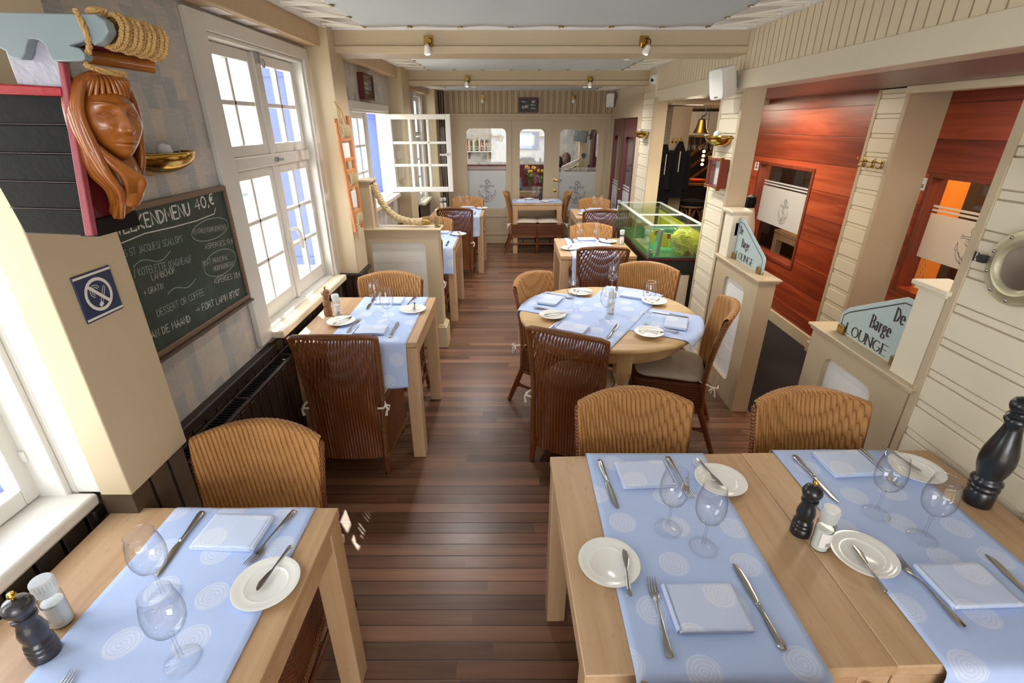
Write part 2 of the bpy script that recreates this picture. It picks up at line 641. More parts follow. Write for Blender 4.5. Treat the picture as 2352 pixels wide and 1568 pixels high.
def frosted(name, tint, clear=.12):
    g = G(name)
    d = g.n('BsdfDiffuse', {'Color': srgb(tint)})
    t = g.n('BsdfTranslucent', {'Color': srgb(tint)})
    a = g.n('MixShader', {0: .45, 1: d, 2: t})
    tr = g.n('BsdfTransparent', {'Color': (1, 1, 1, 1)})
    b = g.n('MixShader', {0: clear, 1: a, 2: tr})
    gl = g.n('BsdfGlossy', {'Roughness': .25, 'Color': (1, 1, 1, 1)})
    return g.done(g.n('MixShader', {0: .05, 1: b, 2: gl}).outputs[0])

M['capwhite'] = frosted('translucent_white_plastic', '#eef1f1', .30)
M['rimglass'] = frosted('milky_glass_strip', '#dfe6e4', .6)
M['gilt'] = frosted('cream_letter_film', '#fff0da', .0)
M['frost'] = frosted('frosted_glass', '#e2e3e2')
M['signglass'] = frosted('frosted_sign_glass', '#d3e6e8', .08)
M['greenedge'] = simple('green_glass_edge', '#7fb3aa', .2)


def wallpaper():
    g = G('blue_grey_wallpaper')
    x, y, z = g.xyz(g.co())
    s = g.m_('ADD', x, y)
    v = g.vec(s, 0.0, z)
    wob = g.m_('MULTIPLY', g.m_('SUBTRACT', g.noise(v, 9, 2), .5), .05)
    cx = g.m_('FLOOR', g.m_('DIVIDE', g.m_('ADD', s, wob), .062))
    cz = g.m_('FLOOR', g.m_('DIVIDE', g.m_('ADD', z, g.m_('MULTIPLY', g.white(g.vec(cx, 3.0, 0.0)), .3)), .105))
    r1 = g.white(g.vec(cx, cz, 1.0))
    big = g.noise(v, 3.2, 3)
    f = g.m_('ADD', g.m_('MULTIPLY', r1, .50), g.m_('MULTIPLY', big, .62))
    col = g.ramp(f, [(.12, '#a7aeb3'), (.36, '#bfc3c5'), (.58, '#cfcdca'), (.8, '#d9d2c9'), (1, '#e0dad3')])
    st = g.noise(g.scale(v, 3, 1, 60), 6, 3)
    col = g.mix(.38, col, g.ramp(st, [(.3, '#5e6469'), (.55, '#aaa49f'), (.75, '#d6cfc6')]), 'OVERLAY')
    col = g.mix(.22, col, g.ramp(g.noise(g.scale(v, 50, 1, 2), 3, 3), [(.35, '#60656a'), (.7, '#d0c9c0')]), 'SOFT_LIGHT')
    return g.done(g.p(col, .7, 0, g.bump(st, .25, .004)))

M['wallpaper'] = wallpaper()


def planks_v(name, c1, c2, pitch, axis, groove='#000000', rough=.45, gw=.07, wide=0):
    """painted boards with v-joints along one axis"""
    g = G(name)
    xyz = g.xyz(g.co())
    a = g.m_('DIVIDE', xyz[axis], pitch)
    fr = g.m_('FRACT', a)
    e = g.m_('MINIMUM', fr, g.m_('SUBTRACT', 1.0, fr))
    m = g.step(e, gw, gw * .5)
    if wide:
        e2 = g.m_('ABSOLUTE', g.m_('SUBTRACT', fr, wide))
        m = g.m_('MINIMUM', m, g.step(e2, gw, gw * .5))
    rv = g.white(g.vec(g.m_('FLOOR', a), 2.0, 5.0))
    base = g.mix(rv, c1, c2)
    base = g.mix(g.m_('MULTIPLY', g.noise(g.co(), 14, 3), .25), base, c2)
    col = g.mix(m, groove, base)
    return g.done(g.p(col, rough, 0, g.bump(m, .9, .006)))

M['boards_x'] = planks_v('cream_boards', '#ddcdb0', '#d9c8aa', .062, 0, '#a8977a', .45, .05)
M['boards_y'] = planks_v('lit_boards_side', '#ecdec0', '#e8d9ba', .066, 1, '#b3a283', .45, .05)  # fascia boards carry the lit tone of the taupe paint
M['back_boards'] = planks_v('taupe_boards', '#c2ab88', '#bda683', .088, 0, '#8a7350', .5, .04, .28)
M['clad'] = planks_v('cream_cladding', '#e4dac4', '#e1d6bf', .098, 2, '#a99c83', .42, .035, .24)
M['wainscot'] = planks_v('dark_wainscot', '#5d4f41', '#514437', .085, 1, '#120d0a', .42, .06)
M['wainscot_x'] = planks_v('dark_wainscot_front', '#5a473b', '#4d3c32', .06, 0, '#17100c', .42, .06)
M['redwains'] = planks_v('maroon_wainscot', '#5e1a22', '#571720', .3, 0, '#2d0b10', .4, .02)
M['corridor_ceiling'] = planks_v('mauve_ribbed_ceiling', '#b59f9a', '#ab9691', .022, 0, '#6f5f5c', .35, .12)


def woodmat(name, stops, axis=1, sc=1.0, rough=.42, plank=0.0, paxis=0, fleck=True, coat=0, seam='#120b08', sw=.022, dist=.6, var=.62, seg_len=1.7):
    """plain sawn wood, grain along one axis, optional planks across paxis"""
    g = G(name)
    xyz = list(g.xyz(g.co()))
    k = [22, 22, 22]
    k[axis] = 1.3
    off = 0.0
    v = g.co()
    if plank:
        row = g.m_('FLOOR', g.m_('DIVIDE', xyz[paxis], plank))
        rr = g.white(g.vec(row, 7.0, 1.0))
        seg = g.m_('FLOOR', g.m_('DIVIDE', g.m_('ADD', xyz[axis], g.m_('MULTIPLY', rr, 9.0)), seg_len))
        rr2 = g.white(g.vec(row, seg, 4.0))
        c = list(xyz)
        c[axis] = g.m_('ADD', xyz[axis], g.m_('MULTIPLY', rr2, 40.0))
        v = g.vec(*c)
    gv = g.scale(v, *[q * sc for q in k])
    n1 = g.noise(gv, 1.0, 5, .6, dist)
    n2 = g.noise(g.scale(v, *[q * sc * .22 for q in k]), 1.0, 3, .5, 1.2)
    f = g.m_('ADD', g.m_('MULTIPLY', n1, .5), g.m_('MULTIPLY', n2, .5))
    col = g.ramp(f, stops)
    if plank:
        br = g.m_('ADD', 1.24 - .98 * var, g.m_('MULTIPLY', rr2, var))
        col = g.mix(1.0, col, g.n('CombineColor', {0: br, 1: br, 2: br}).outputs[0], 'MULTIPLY')
        fr = g.m_('FRACT', g.m_('DIVIDE', xyz[paxis], plank))
        e = g.m_('MINIMUM', fr, g.m_('SUBTRACT', 1.0, fr))
        mk = g.step(e, sw, sw * .7)
        col = g.mix(mk, seam, col)
        h = g.m_('ADD', g.m_('MULTIPLY', n1, .25), mk)
    else:
        h = n1
    if fleck:
        fl = g.noise(g.scale(v, *[q * sc * (1.6 if i != axis else 9) for i, q in enumerate(k)]), 2.2, 2)
        col = g.mix(g.m_('MULTIPLY', g.step(fl, .66, .04), .28), col, stops[0][1])
    ro = g.m_('ADD', rough - .06, g.m_('MULTIPLY', n2, .12))
    return g.done(g.p(col, ro, 0, g.bump(h, .18, .004), None, coat or None))

OAK = [(.28, '#a47e59'), (.45, '#be9973'), (.6, '#caa883'), (.78, '#d8ba98')]
M['oak'] = woodmat('oiled_oak', OAK, 1, 1.0, .42)
M['oakx'] = woodmat('oiled_oak_cross', OAK, 0, 1.0, .42)
M['oakz'] = woodmat('oiled_oak_upright', OAK, 2, 1.0, .45)
PALE = [(.28, '#b08b5e'), (.45, '#cba878'), (.6, '#d8b98b'), (.78, '#e5cca3')]
M['pale'] = woodmat('pale_scrubbed_oak', PALE, 0, .8, .5)
M['palez'] = woodmat('pale_turned_oak', PALE, 2, 1.0, .5)
M['floor'] = woodmat('brown_floorboards', [(.25, '#4c3526'), (.45, '#6c4a36'), (.6, '#845d46'), (.8, '#9f765d')], 0, .7, .32, .068, 1, False)
M['mahogany'] = woodmat('red_mahogany_panelling', [(.25, '#571b0c'), (.44, '#8d361b'), (.56, '#ab4c2a'), (.78, '#c4653d')], 1, .40, .36, .215, 2, False, 0, '#40140a', .010, 2.2, .55, 60.0)
M['mahogany_x'] = woodmat('red_mahogany_panelling_front', [(.25, '#4d190b'), (.42, '#7a2c16'), (.58, '#963d22'), (.8, '#a94f30')], 0, .35, .4, .16, 2, False)
M['redwood'] = woodmat('red_brown_wood', [(.3, '#5e2513'), (.55, '#84381f'), (.8, '#9c4a2a')], 2, 1.4, .35, fleck=False)
M['carved'] = woodmat('carved_varnished_wood', [(.25, '#5a2c0c'), (.45, '#96541b'), (.62, '#ad6a26'), (.85, '#c58538')], 2, .9, .3, fleck=False, coat=.5)
M['spar'] = woodmat('varnished_spar_wood', [(.25, '#5f3010'), (.5, '#93561f'), (.8, '#b87a33')], 0, .9, .25, fleck=False, coat=.5)
M['turned'] = woodmat('turned_walnut', [(.25, '#5e3a1f'), (.5, '#8a5a31'), (.8, '#ab7846')], 2, 1.4, .3, fleck=False, coat=.5)
M['ladderwood'] = woodmat('orange_brown_wood', [(.25, '#a5633a'), (.5, '#c98554'), (.8, '#dc9f6e')], 2, 1.2, .5, fleck=False)
M['darkwood'] = woodmat('dark_red_wood', [(.25, '#3a130b'), (.5, '#5b2416'), (.8, '#743320')], 2, 1.2, .4, fleck=False)


def wicker(name, cl, cd, mode, holes=0.0):
    """lloyd-loom cord weave; mode v: upright ribs, h: level ribs"""
    g = G(name)
    x, y, z = g.xyz(g.co())
    s = g.m_('ADD', x, y)
    a, b = (s, z) if mode == 'v' else (z, s)
    ph = g.m_('DIVIDE', a, .0168)
    rib = g.m_('ABSOLUTE', g.m_('SINE', g.m_('MULTIPLY', ph, pi)))
    par = g.m_('MULTIPLY', g.m_('FRACT', g.m_('MULTIPLY', g.m_('FLOOR', ph), .5)), 1.0)
    row = g.m_('ABSOLUTE', g.m_('SINE', g.m_('MULTIPLY', g.m_('ADD', g.m_('DIVIDE', b, .0046), g.m_('MULTIPLY', par, .6)), pi)))
    h = g.m_('ADD', g.m_('POWER', rib, .5), g.m_('MULTIPLY', row, .22))
    f = g.m_('MULTIPLY', g.m_('POWER', rib, .45), g.m_('ADD', .66, g.m_('MULTIPLY', row, .34)))
    nz = g.noise(g.co(), 11, 3)
    col = g.mix(f, cd, cl)
    col = g.mix(g.m_('MULTIPLY', nz, .35), col, cd)
    sh = g.p(col, .42, 0, g.bump(h, .8, .004), .4)
    if holes:
        lowz = g.m_('MULTIPLY', g.step(z, .60, .08), g.step(g.m_('SUBTRACT', .85, z), 0.0, .012))
        gap = g.m_('MULTIPLY', g.m_('LESS_THAN', rib, holes), g.m_('GREATER_THAN', row, .45))
        tr = g.n('BsdfTransparent')
        sh = g.n('MixShader', {0: g.m_('MULTIPLY', gap, lowz), 1: sh, 2: tr}).outputs[0]
    return g.done(sh)

M['weave'] = wicker('lit_golden_cord', '#cd9655', '#7d4d25', 'v')  # cord in its lit tone, as on the inside of a back
M['weave_open'] = wicker('shaded_open_cord', '#985c33', '#502713', 'v', .42)  # same cord in a shaded tone, for backs seen from behind
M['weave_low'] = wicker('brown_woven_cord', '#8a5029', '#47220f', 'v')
M['weave_h'] = wicker('brown_woven_cord_level', '#7b4424', '#3b1b0c', 'h')


def braid():
    g = G('plaited_cord_edge')
    w = g.n('TexWave', {'Vector': g.co(), 'Scale': 55.0, 'Distortion': 2.0, 'Detail': 2.0}, wave_type='BANDS', bands_direction='DIAGONAL').outputs[1]
    return g.done(g.p(g.mix(w, '#5c3013', '#9c6230'), .42, 0, g.bump(w, .7, .004)))

M['braid'] = braid()


def ropemat(name, a, b):
    g = G(name)
    n = g.noise(g.co(), 140, 4)
    return g.done(g.p(g.mix(n, a, b), .85, 0, g.bump(n, .6, .003)))

M['rope'] = ropemat('hemp_rope', '#8f6a38', '#d2ab6d')
M['swag'] = ropemat('pale_thick_rope', '#a58c62', '#d9c7a2')


def spiral_cloth(name, base, mark, cell=.17, strength=.52, uvs=True, dens=0.0):
    """damask cloth with printed spirals in UV metres"""
    g = G(name)
    u, v, _ = g.xyz(g.co('UV'))
    row = g.m_('FLOOR', g.m_('DIVIDE', v, cell * .78))
    ush = g.m_('ADD', u, g.m_('MULTIPLY', g.white(g.vec(row, 1.0, 3.0)), cell))
    col_i = g.m_('FLOOR', g.m_('DIVIDE', ush, cell))
    jx = g.m_('MULTIPLY', g.m_('SUBTRACT', g.white(g.vec(col_i, row, 1.0)), .5), cell * .35)
    jy = g.m_('MULTIPLY', g.m_('SUBTRACT', g.white(g.vec(col_i, row, 2.0)), .5), cell * .2)
    dx = g.m_('SUBTRACT', g.m_('SUBTRACT', ush, g.m_('MULTIPLY', g.m_('ADD', col_i, .5), cell)), jx)
    dy = g.m_('SUBTRACT', g.m_('SUBTRACT', v, g.m_('MULTIPLY', g.m_('ADD', row, .5), cell * .78)), jy)
    r = g.m_('SQRT', g.m_('ADD', g.m_('MULTIPLY', dx, dx), g.m_('MULTIPLY', dy, dy)))
    th = g.m_('ARCTAN2', dy, dx)
    wob = g.m_('MULTIPLY', g.m_('SUBTRACT', g.noise(g.vec(u, v, 0.0), 60, 3), .5), .95)
    ph = g.m_('FRACT', g.m_('ADD', g.m_('ADD', g.m_('DIVIDE', r, .0088), g.m_('DIVIDE', th, 2 * pi)), wob))
    band = g.step(g.m_('ABSOLUTE', g.m_('SUBTRACT', ph, .5)), .27, .12)
    band = g.m_('SUBTRACT', 1.0, band)
    inside = g.m_('SUBTRACT', 1.0, g.step(r, .039, .0012))
    show = inside
    fine = g.noise(g.scale(g.vec(u, v, 0.0), 900, 30, 1), 1, 2)
    m = g.m_('MULTIPLY', g.m_('MULTIPLY', show, g.m_('ADD', .45, g.m_('MULTIPLY', band, .55))), strength)
    m = g.m_('MULTIPLY', m, g.m_('ADD', .7, g.m_('MULTIPLY', fine, .5)))
    bs = g.mix(g.m_('MULTIPLY', g.noise(g.vec(u, v, 0.0), 8, 3), .3), base, tuple(min(1, c * 1.08) for c in srgb(base)[:3]) + (1,))
    c = g.mix(m, bs, mark)
    weave = g.noise(g.scale(g.vec(u, v, 0.0), 1, 1, 1), 420, 2)
    return g.done(g.p(c, .8, 0, g.bump(weave, .12, .002), .25))

M['cloth'] = spiral_cloth('light_blue_spiral_cloth', '#bccff7', '#eef3fc')
M['napkin'] = spiral_cloth('pale_blue_napkin_cloth', '#cfdcf7', '#f4f7fd', .16, .5)


def canvas():
    g = G('blue_grey_sail_canvas')
    v = g.co()
    n = g.noise(g.scale(v, 6, 30, 1), 2, 4)
    n2 = g.noise(v, 1.2, 3)
    c = g.mix(g.m_('ADD', g.m_('MULTIPLY', n, .4), g.m_('MULTIPLY', n2, .5)), '#dce7ec', '#eaf1f4')
    d = g.n('BsdfDiffuse', {'Color': c})
    t = g.n('BsdfTranslucent', {'Color': c})
    return g.done(g.n('MixShader', {0: .2, 1: d, 2: t}).outputs[0])

M['canvas'] = canvas()


def chalkboard():
    g = G('green_chalkboard')
    n = g.noise(g.scale(g.co(), 1, 3, 2), 3, 5, .65)
    return g.done(g.p(g.ramp(n, [(.3, '#26362d'), (.6, '#33463a'), (.85, '#46584b')]), .55))

M['board'] = chalkboard()


def emit(name, c, s):
    g = G(name)
    return g.done(g.n('Emission', {'Color': srgb(c), 'Strength': s}).outputs[0])

M['bulb'] = simple('frosted_bulb', '#f2f3f2', .2)
M['glow'] = emit('lit_bulb', '#ffb060', 9.0)
M['silverpaint'] = simple('crackled_silver_paint', '#aeadba', .3, .15, var=.12, vs=12, bump=.7, bs=30)
M['grille'] = simple('black_grille', '#17120f', .5)
M['picture'] = simple('picture_print', '#d9d3bd', .6, var=.2, vs=20)
M['pictureblue'] = simple('blue_mount', '#2c3f86', .6)
M['bookred'] = simple('red_book_cloth', '#a81e2c', .6)
M['bookgreen'] = simple('green_book_cloth', '#5e8f4a', .6)
M['bookcream'] = simple('cream_book_cloth', '#d8cdb6', .6)
M['bookbrown'] = simple('brown_book_cloth', '#5a3a2a', .6)
M['tableclothdark'] = simple('dark_table_top', '#3a2723', .35)
M['orangewall'] = simple('ochre_paint', '#d98a2b', .6)
M['bronze'] = simple('bell_bronze', '#8a6c34', .4, 1.0, var=.2)
M['menu'] = simple('blue_menu_cover', '#5a83a8', .5)
M['fish'] = simple('brown_lobster_shell', '#5b3a22', .45, var=.3, vs=40)
M['barback'] = simple('dark_brown_back_wall', '#2a1a10', .6, var=.5, vs=7)
M['stoolwood'] = simple('cane_wood', '#a5774d', .5)

# ---------------------------------------------------------------- room shell
def S(name, mb, mat, parent=None, **k):
    return struct(mb.build(name, mat, parent, **k))

S('floor', MB().box(-1.6, -2.0, -.06, 1.64, 8.2, 0), M['floor'])
S('floor', MB().box(1.64, -1.0, -.06, 5.4, 9.4, .004), M['carpet'])
S('floor', MB().box(-2.4, 8.2, -.06, 1.64, 11.2, 0), M['tableclothdark'])

HOLES = [(.32, 1.17, .79, 2.15), (2.38, 3.62, .80, 2.17), (4.25, 5.62, 1.12, 1.92), (7.0, 7.62, .80, 2.17)]
mb = MB()
plate(mb, [(-2.6, -.02), (8.2, -.02), (8.2, 2.5), (-2.6, 2.5)], [[(a, c), (b, c), (b, d), (a, d)] for a, b, c, d in HOLES], -1.55, -1.30, 'yz')
S('wall_left', mb, M['wallpaper'], shade=False)

# dark boarded wainscot with a cap rail
for k, (a, b, zt) in enumerate(((-2.0, 1.12, .79), (1.12, 3.5, .735), (3.5, 6.9, .78), (6.0, 8.05, .79))):
    S('wainscot_left' if 0 else 'trim_%d' % (k + 1), MB().box(-1.30, a, 0, -1.272, b, zt), M['wainscot'])
    if k == 1:
        S('trim_%d' % (k + 11), MB().box(-1.30, a, zt - .03, -1.255, 2.36, zt + .012), M['brownpaint'], bev=.006)

# pillars on the left wall
def pillar(n, x0, x1, y0, y1, zb, zt, mat, low=None):
    S('trim_%d' % n, MB().box(x0, y0, zb, x1, y1, zt), mat, bev=.004)
    if low:
        S('trim_%d' % (n + 30), MB().box(x0, y0 + .012, 0, x1 - .02, y1 - .012, zb), low)

PP = [(-1.30, 1.145), (-1.19, 1.145), (-1.19, 1.10), (-1.10, 1.10), (-1.10, 1.36), (-1.30, 1.36)]
S('trim_20', MB().prism(PP, .83, 2.40), M['paint'], bev=.003)
S('trim_19', MB().prism([(x - .014 if x > -1.2 else x, y + (.012 if y < 1.2 else -.01)) for x, y in PP], 0, .83), M['wainscot'])
pillar(21, -1.30, -1.14, 3.50, 3.76, .79, 2.40, M['paint'], M['wainscot_x'])
S('trim_29', MB().box(-1.3, 3.48, .775, -1.115, 3.76, .80), M['brownpaint'], bev=.006)
pillar(22, -1.30, -1.15, 5.72, 6.12, .02, 2.40, M['paint'])
pillar(23, -1.30, -1.10, 7.72, 8.06, .02, 2.30, M['paint'])
# soffits along the left wall (rough plaster), one per bay
for k, (a, b, zb) in enumerate(((-2.6, 3.64, 2.25), (3.90, 6.10, 2.25), (6.30, 8.06, 2.19))):
    S('trim_%d' % (24 + k), MB().box(-1.30, a, zb, -1.19, b, 2.40), M['paint_rough'], bev=.008)
# cross beams with a moulding below
for k, (a, b, z0, z1) in enumerate(((3.64, 3.88, 2.225, 2.40), (6.10, 6.30, 2.208, 2.37))):
    m = MB().box(-1.20, a, z0 + .045, 1.53, b, z1)
    m.box(-1.17, a - .022, z0, 1.53, b + .022, z0 + .045)
    S('trim_%d' % (27 + k), m, M['paint'], bev=.006)
# ceiling and white cornice
S('ceiling', MB().box(-1.6, -2.6, 2.40, 1.70, 6.3, 2.5), M['ceil'])
S('ceiling', MB().box(-1.6, 6.3, 2.29, 1.70, 8.2, 2.5), M['ceil'])
for k, (a, b, z) in enumerate(((-2.6, 3.64, 2.355), (3.88, 6.10, 2.35), (6.30, 8.06, 2.262))):
    m = MB()
    m.box(-1.19, a, z, -1.155, b, 2.41)
    m.box(1.485, a, z, 1.52, b, 2.41)
    m.box(-1.155, b - .035, z, 1.485, b, 2.41)
    if k:
        m.box(-1.155, a, z, 1.485, a + .03, 2.41)
    S('trim_%d' % (60 + k), m, M['ceil'], bev=.004)

# right-hand fascia: upright boards over a smooth band
S('wall_right', MB().box(1.52, -2.0, 2.13, 1.66, 8.06, 2.45), M['boards_y'])
S('trim_63', MB().box(1.512, -2.0, 2.022, 1.66, 6.20, 2.132), M['cream'], bev=.004)
S('trim_64', MB().box(1.50, 5.68, 2.05, 1.54, 5.74, 2.36), M['cream'], bev=.003)

def clad_pillar(n, x0, x1, y0, y1, zt, groove=True):
    m = MB().box(x0 + .012, y0, 0, x1, y1, zt)
    m.box(x0, y0, 0, x0 + .014, y0 + .035, zt)
    m.box(x0, y1 - .035, 0, x0 + .014, y1, zt)
    S('trim_%d' % n, m, M['paint'], bev=.003)
    mm = MB()
    z, i = 0.0, 0
    while z < zt - .01:                                             # shiplap boards, two heights in turn
        h = (.095, .03)[i % 2]
        z2 = min(z + h, zt)
        mm.box(x0 + (.003 if i % 2 == 0 else .007), y0 + .035, z + .002, x0 + .013, y1 - .035, z2 - .002)
        z, i = z2, i + 1
    S('trim_%d' % (n + 10), mm, M['cream'], bev=.0015, seg=1)  # lit side of the pillar: same paint, lighter colour

clad_pillar(70, 1.515, 1.66, 3.55, 3.93, 2.03)
clad_pillar(71, 1.480, 1.62, 5.60, 6.12, 2.06)
clad_pillar(72, 1.515, 1.66, 1.07, 1.605, 2.03)
clad_pillar(73, 2.585, 2.92, 3.53, 3.84, 2.03)
clad_pillar(74, 2.16, 2.42, 7.20, 7.62, 2.03)

# corridor beyond the half walls
S('ceiling', MB().box(1.66, -2.0, 2.035, 5.4, 9.4, 2.06), M['corridor_ceiling'])
S('trim_85', MB().box(1.66, 5.5, 1.99, 2.66, 5.62, 2.04), M['paint'], bev=.003)
S('trim_86', MB().box(2.55, -1.0, 1.99, 2.66, 3.53, 2.035), M['cream'], bev=.004)

def holed_wall(name, plane, d0, d1, outer, holes, mat):
    m = MB()
    a, b, c, d = outer
    plate(m, [(a, c), (b, c), (b, d), (a, d)], [[(e, g), (f, g), (f, h), (e, h)] for e, f, g, h in holes], d0, d1, plane)
    return S(name, m, mat, shade=False)

holed_wall('wall_corridor', 'yz', 2.62, 2.72, (3.80, 5.95, 0, 2.035), [(4.44, 5.42, .58, 1.44)], M['mahogany'])
holed_wall('wall_lounge', 'yz', 2.86, 2.96, (-1.0, 3.60, 0, 2.035), [(2.40, 3.47, .70, 1.49)], M['mahogany'])
S('wall_lounge_inner', MB().box(3.32, 4.40, 0, 3.98, 4.46, 2.035), M['orangewall'])
S('wall_lounge_dark', MB().box(3.98, 4.40, 0, 5.3, 4.46, 2.035), M['barback'])
S('wall_lounge_far', MB().box(5.3, -1.0, 0, 5.4, 9.4, 2.05), M['orangewall'])
S('wall_lounge_rear', MB().box(2.72, 6.0, 0, 5.4, 6.06, 2.035), M['barback'])
S('baseboard_right', MB().box(2.60, 3.84, 0, 2.622, 5.95, .11).box(2.565, 3.50, 0, 2.59, 3.86, .09).box(2.84, -1.0, 0, 2.862, 3.52, .11), M['paint'], bev=.004)
S('wall_bar', MB().box(1.7, 8.9, 0, 5.4, 9.0, 2.05), M['barback'])
S('wall_bar_upper', MB().box(2.78, 8.84, 1.62, 4.2, 8.9, 2.0), M['plastic'])

m = MB()
plate(m, [(-1.6, -.1), (1.7, -.1), (1.7, 2.5), (-1.6, 2.5)], [[(-.75, .55), (1.2, .55), (1.2, 2.05), (-.75, 2.05)]], -2.7, -2.6, 'xz')  # opening sized for the fill it lets in from behind
S('wall_front', m, M['paint'], shade=False)
S('wall_corridor_light_block', MB().box(1.52, -1.4, -.06, 5.4, -1.3, 2.06).box(1.52, -2.7, -.06, 1.62, -1.4, 2.06), M['cream'])  # unseen end walls added to keep daylight out of the corridor
S('wall_left_front', MB().box(-1.60, -2.7, -.06, -1.55, -2.5, 2.5), M['paint'])
# ---------------------------------------------------------------- back wall with two windows and a door
S('wall_back', MB().box(-1.30, 8.06, 1.95, 1.52, 8.16, 2.45), M['back_boards'])
S('trim_87', MB().box(-1.16, 8.035, 1.915, 1.50, 8.07, 1.955), M['paint'], bev=.005)
m = MB()
zt, zb = 1.75, .56
plate(m, [(-1.30, 0), (.615, 0), (.615, 1.95), (-1.30, 1.95)], [rrect(-.705, zb, -.09, zt, .075), rrect(.12, zb, .50, zt - .01, .075)], 8.06, 8.12, 'xz')
S('wall_back_panelling', m, M['paint'], shade=False)
m = MB()
for x0, x1, z0, z1 in ((-.95, -.93, 0, 1.86), (-.02, -.005, .1, 1.86), (-.95, .63, 1.855, 1.875), (1.43, 1.45, 0, 1.86)):
    m.box(x0, 8.052, z0, x1, 8.062, z1)
for x0, x1, z0, z1 in ((-.52, -.05, .14, .44), (.06, .54, .14, .44), (.76, 1.30, .14, .44)):
    for a, b, c, d in ((x0, x1, z0, z0 + .012), (x0, x1, z1 - .012, z1), (x0, x0 + .012, z0, z1), (x1 - .012, x1, z0, z1)):
        m.box(a, 8.048 if x0 < .7 else 8.038, c, b, 8.062, d)
S('trim_88', m, M['paint'], bev=.003)
S('baseboard_back', MB().box(-1.30, 8.045, 0, .62, 8.065, .09), M['paint'], bev=.004)
# door leaf (structure) with glass, lever and lock
m = MB()
plate(m, [(.635, .01), (1.42, .01), (1.42, 1.845), (.635, 1.845)], [rrect(.735, zb - .02, 1.325, zt - .015, .075)], 8.05, 8.10, 'xz')
door = S('door_1', m, M['paint'], shade=False)
S('wall_back_jamb', MB().box(1.42, 8.06, 0, 1.52, 8.16, 1.95).box(.615, 8.06, 1.845, 1.42, 8.12, 1.95).box(.615, 8.062, 0, .635, 8.12, 1.95), M['paint'])
m = MB()
m.lathe([(.022, 0), (.022, .006), (.012, .01), (.01, .04)], 14, Matrix.Translation((.675, 8.05, 1.005)) @ Matrix.Rotation(pi / 2, 4, 'X'))
m.tube([(.675, 8.012, 1.005), (.72, 8.01, 1.007), (.785, 8.013, 1.003)], [.010, .009, .007], 8)
m.build('door_handle', M['brass'], door)
MB().lathe([(.022, 0), (.022, .006), (.008, .008), (.006, .014)], 14, Matrix.Translation((.682, 8.05, .84)) @ Matrix.Rotation(pi / 2, 4, 'X')).build('lock', M['brass'], door)


def anchor(mb, put, h, w=.004):
    """line-drawn anchor with a rope round its shank; unit box 0..1 high"""
    def R(pts, ww=w):
        ribbon(mb, [(x * h, y * h) for x, y in pts], put, ww * h / .3)
    R(arc(0, .90, .085, .085, 90, 450, 18))
    R(arc(0, .90, .05, .05, 90, 450, 14))
    for s in (-1, 1):
        R([(s * .27, .73), (s * .05, .74), (s * .05, .68), (s * .27, .69), (s * .27, .73)])
        R([(s * .27, .76), (s * .32, .76), (s * .32, .66), (s * .27, .66), (s * .27, .76)])
        R([(s * .045, .80), (s * .04, .16)])
        R(arc(0, .46, .36, .42, 270, 270 + s * 78, 12))
        R(arc(0, .46, .27, .30, 272, 272 + s * 64, 10))
        R([(s * .36, .55), (s * .40, .33), (s * .30, .36), (s * .36, .55)])
        R([(s * .30, .36), (s * .16, .20), (s * .22, .30)])
    R([(-.05, .80), (.05, .80)])
    R([(-.045, .62), (.045, .60)])
    R([(-.06, .16), (0, .02), (.06, .16)])
    rp = [(.02, .97), (.12, .92), (.15, .80), (.06, .72), (-.12, .66), (-.15, .56), (-.02, .50), (.12, .46), (.16, .36), (.05, .28), (-.1, .22), (-.14, .12), (-.06, .04)]
    R(rp, w * .8)
    R([(x + .035, y - .03) for x, y in rp], w * .8)


def frosted_window(name, n, y, x0, x1, z0, z1, zf, parent=None, kind='xz', anc=True, shift=0.0):
    """clear pane with a frosted lower half, two frosted lines and an etched anchor (plane xz at depth y, or yz)"""
    def bx(a, b, c, d, t):
        return MB().box(a, y - t, c, b, y + t, d) if kind == 'xz' else MB().box(y - t, a, c, y + t, b, d)
    root = bx(x0, x1, z0, z1, .002).build(name, M['pane'], parent)
    if parent is None:
        struct(root)
    e = -.004
    m = bx(x0, x1, z0 if kind == 'xz' else z0 + (zf - z0) * .42, zf - .055, .0032)
    m2 = bx(x0, x1, zf - .040, zf - .026, .0032)
    m.add([tuple(v) for v in m2.v], m2.f)
    m2 = bx(x0, x1, zf - .014, zf, .0032)
    m.add([tuple(v) for v in m2.v], m2.f)
    m.build('frosted_band', M['frost'], root)
    if anc:
        mm = MB()
        xc = (x0 + x1) / 2
        if kind == 'xz':
            anchor(mm, lambda a, b: (xc + a, y - .0042, z0 + .10 + b), .36)
        else:
            h = (zf - z0) * .42
            anchor(mm, lambda a, b: (y - .0042, xc - .02 + shift - a * .95, z0 + (zf - z0) * .46 + b), .25)
        mm.build('anchor_etching', M['etch'], root)
    return root


w1 = frosted_window('window_5', 0, 8.09, -.72, -.08, zb - .01, zt + .01, 1.20)
w2 = MB().box(.11, 8.088, zb - .01, .51, 8.092, zt).build('window_6', M['pane'])
struct(w2)
frosted_window('door_glass', 0, 8.075, .725, 1.335, zb - .03, zt - .005, 1.185, door)
frosted_window('window_7', 0, 2.69, 4.42, 5.44, .56, 1.46, 1.275, None, 'yz')
frosted_window('window_8', 0, 2.93, 2.38, 3.49, .68, 1.51, 1.30, None, 'yz', True, .17)
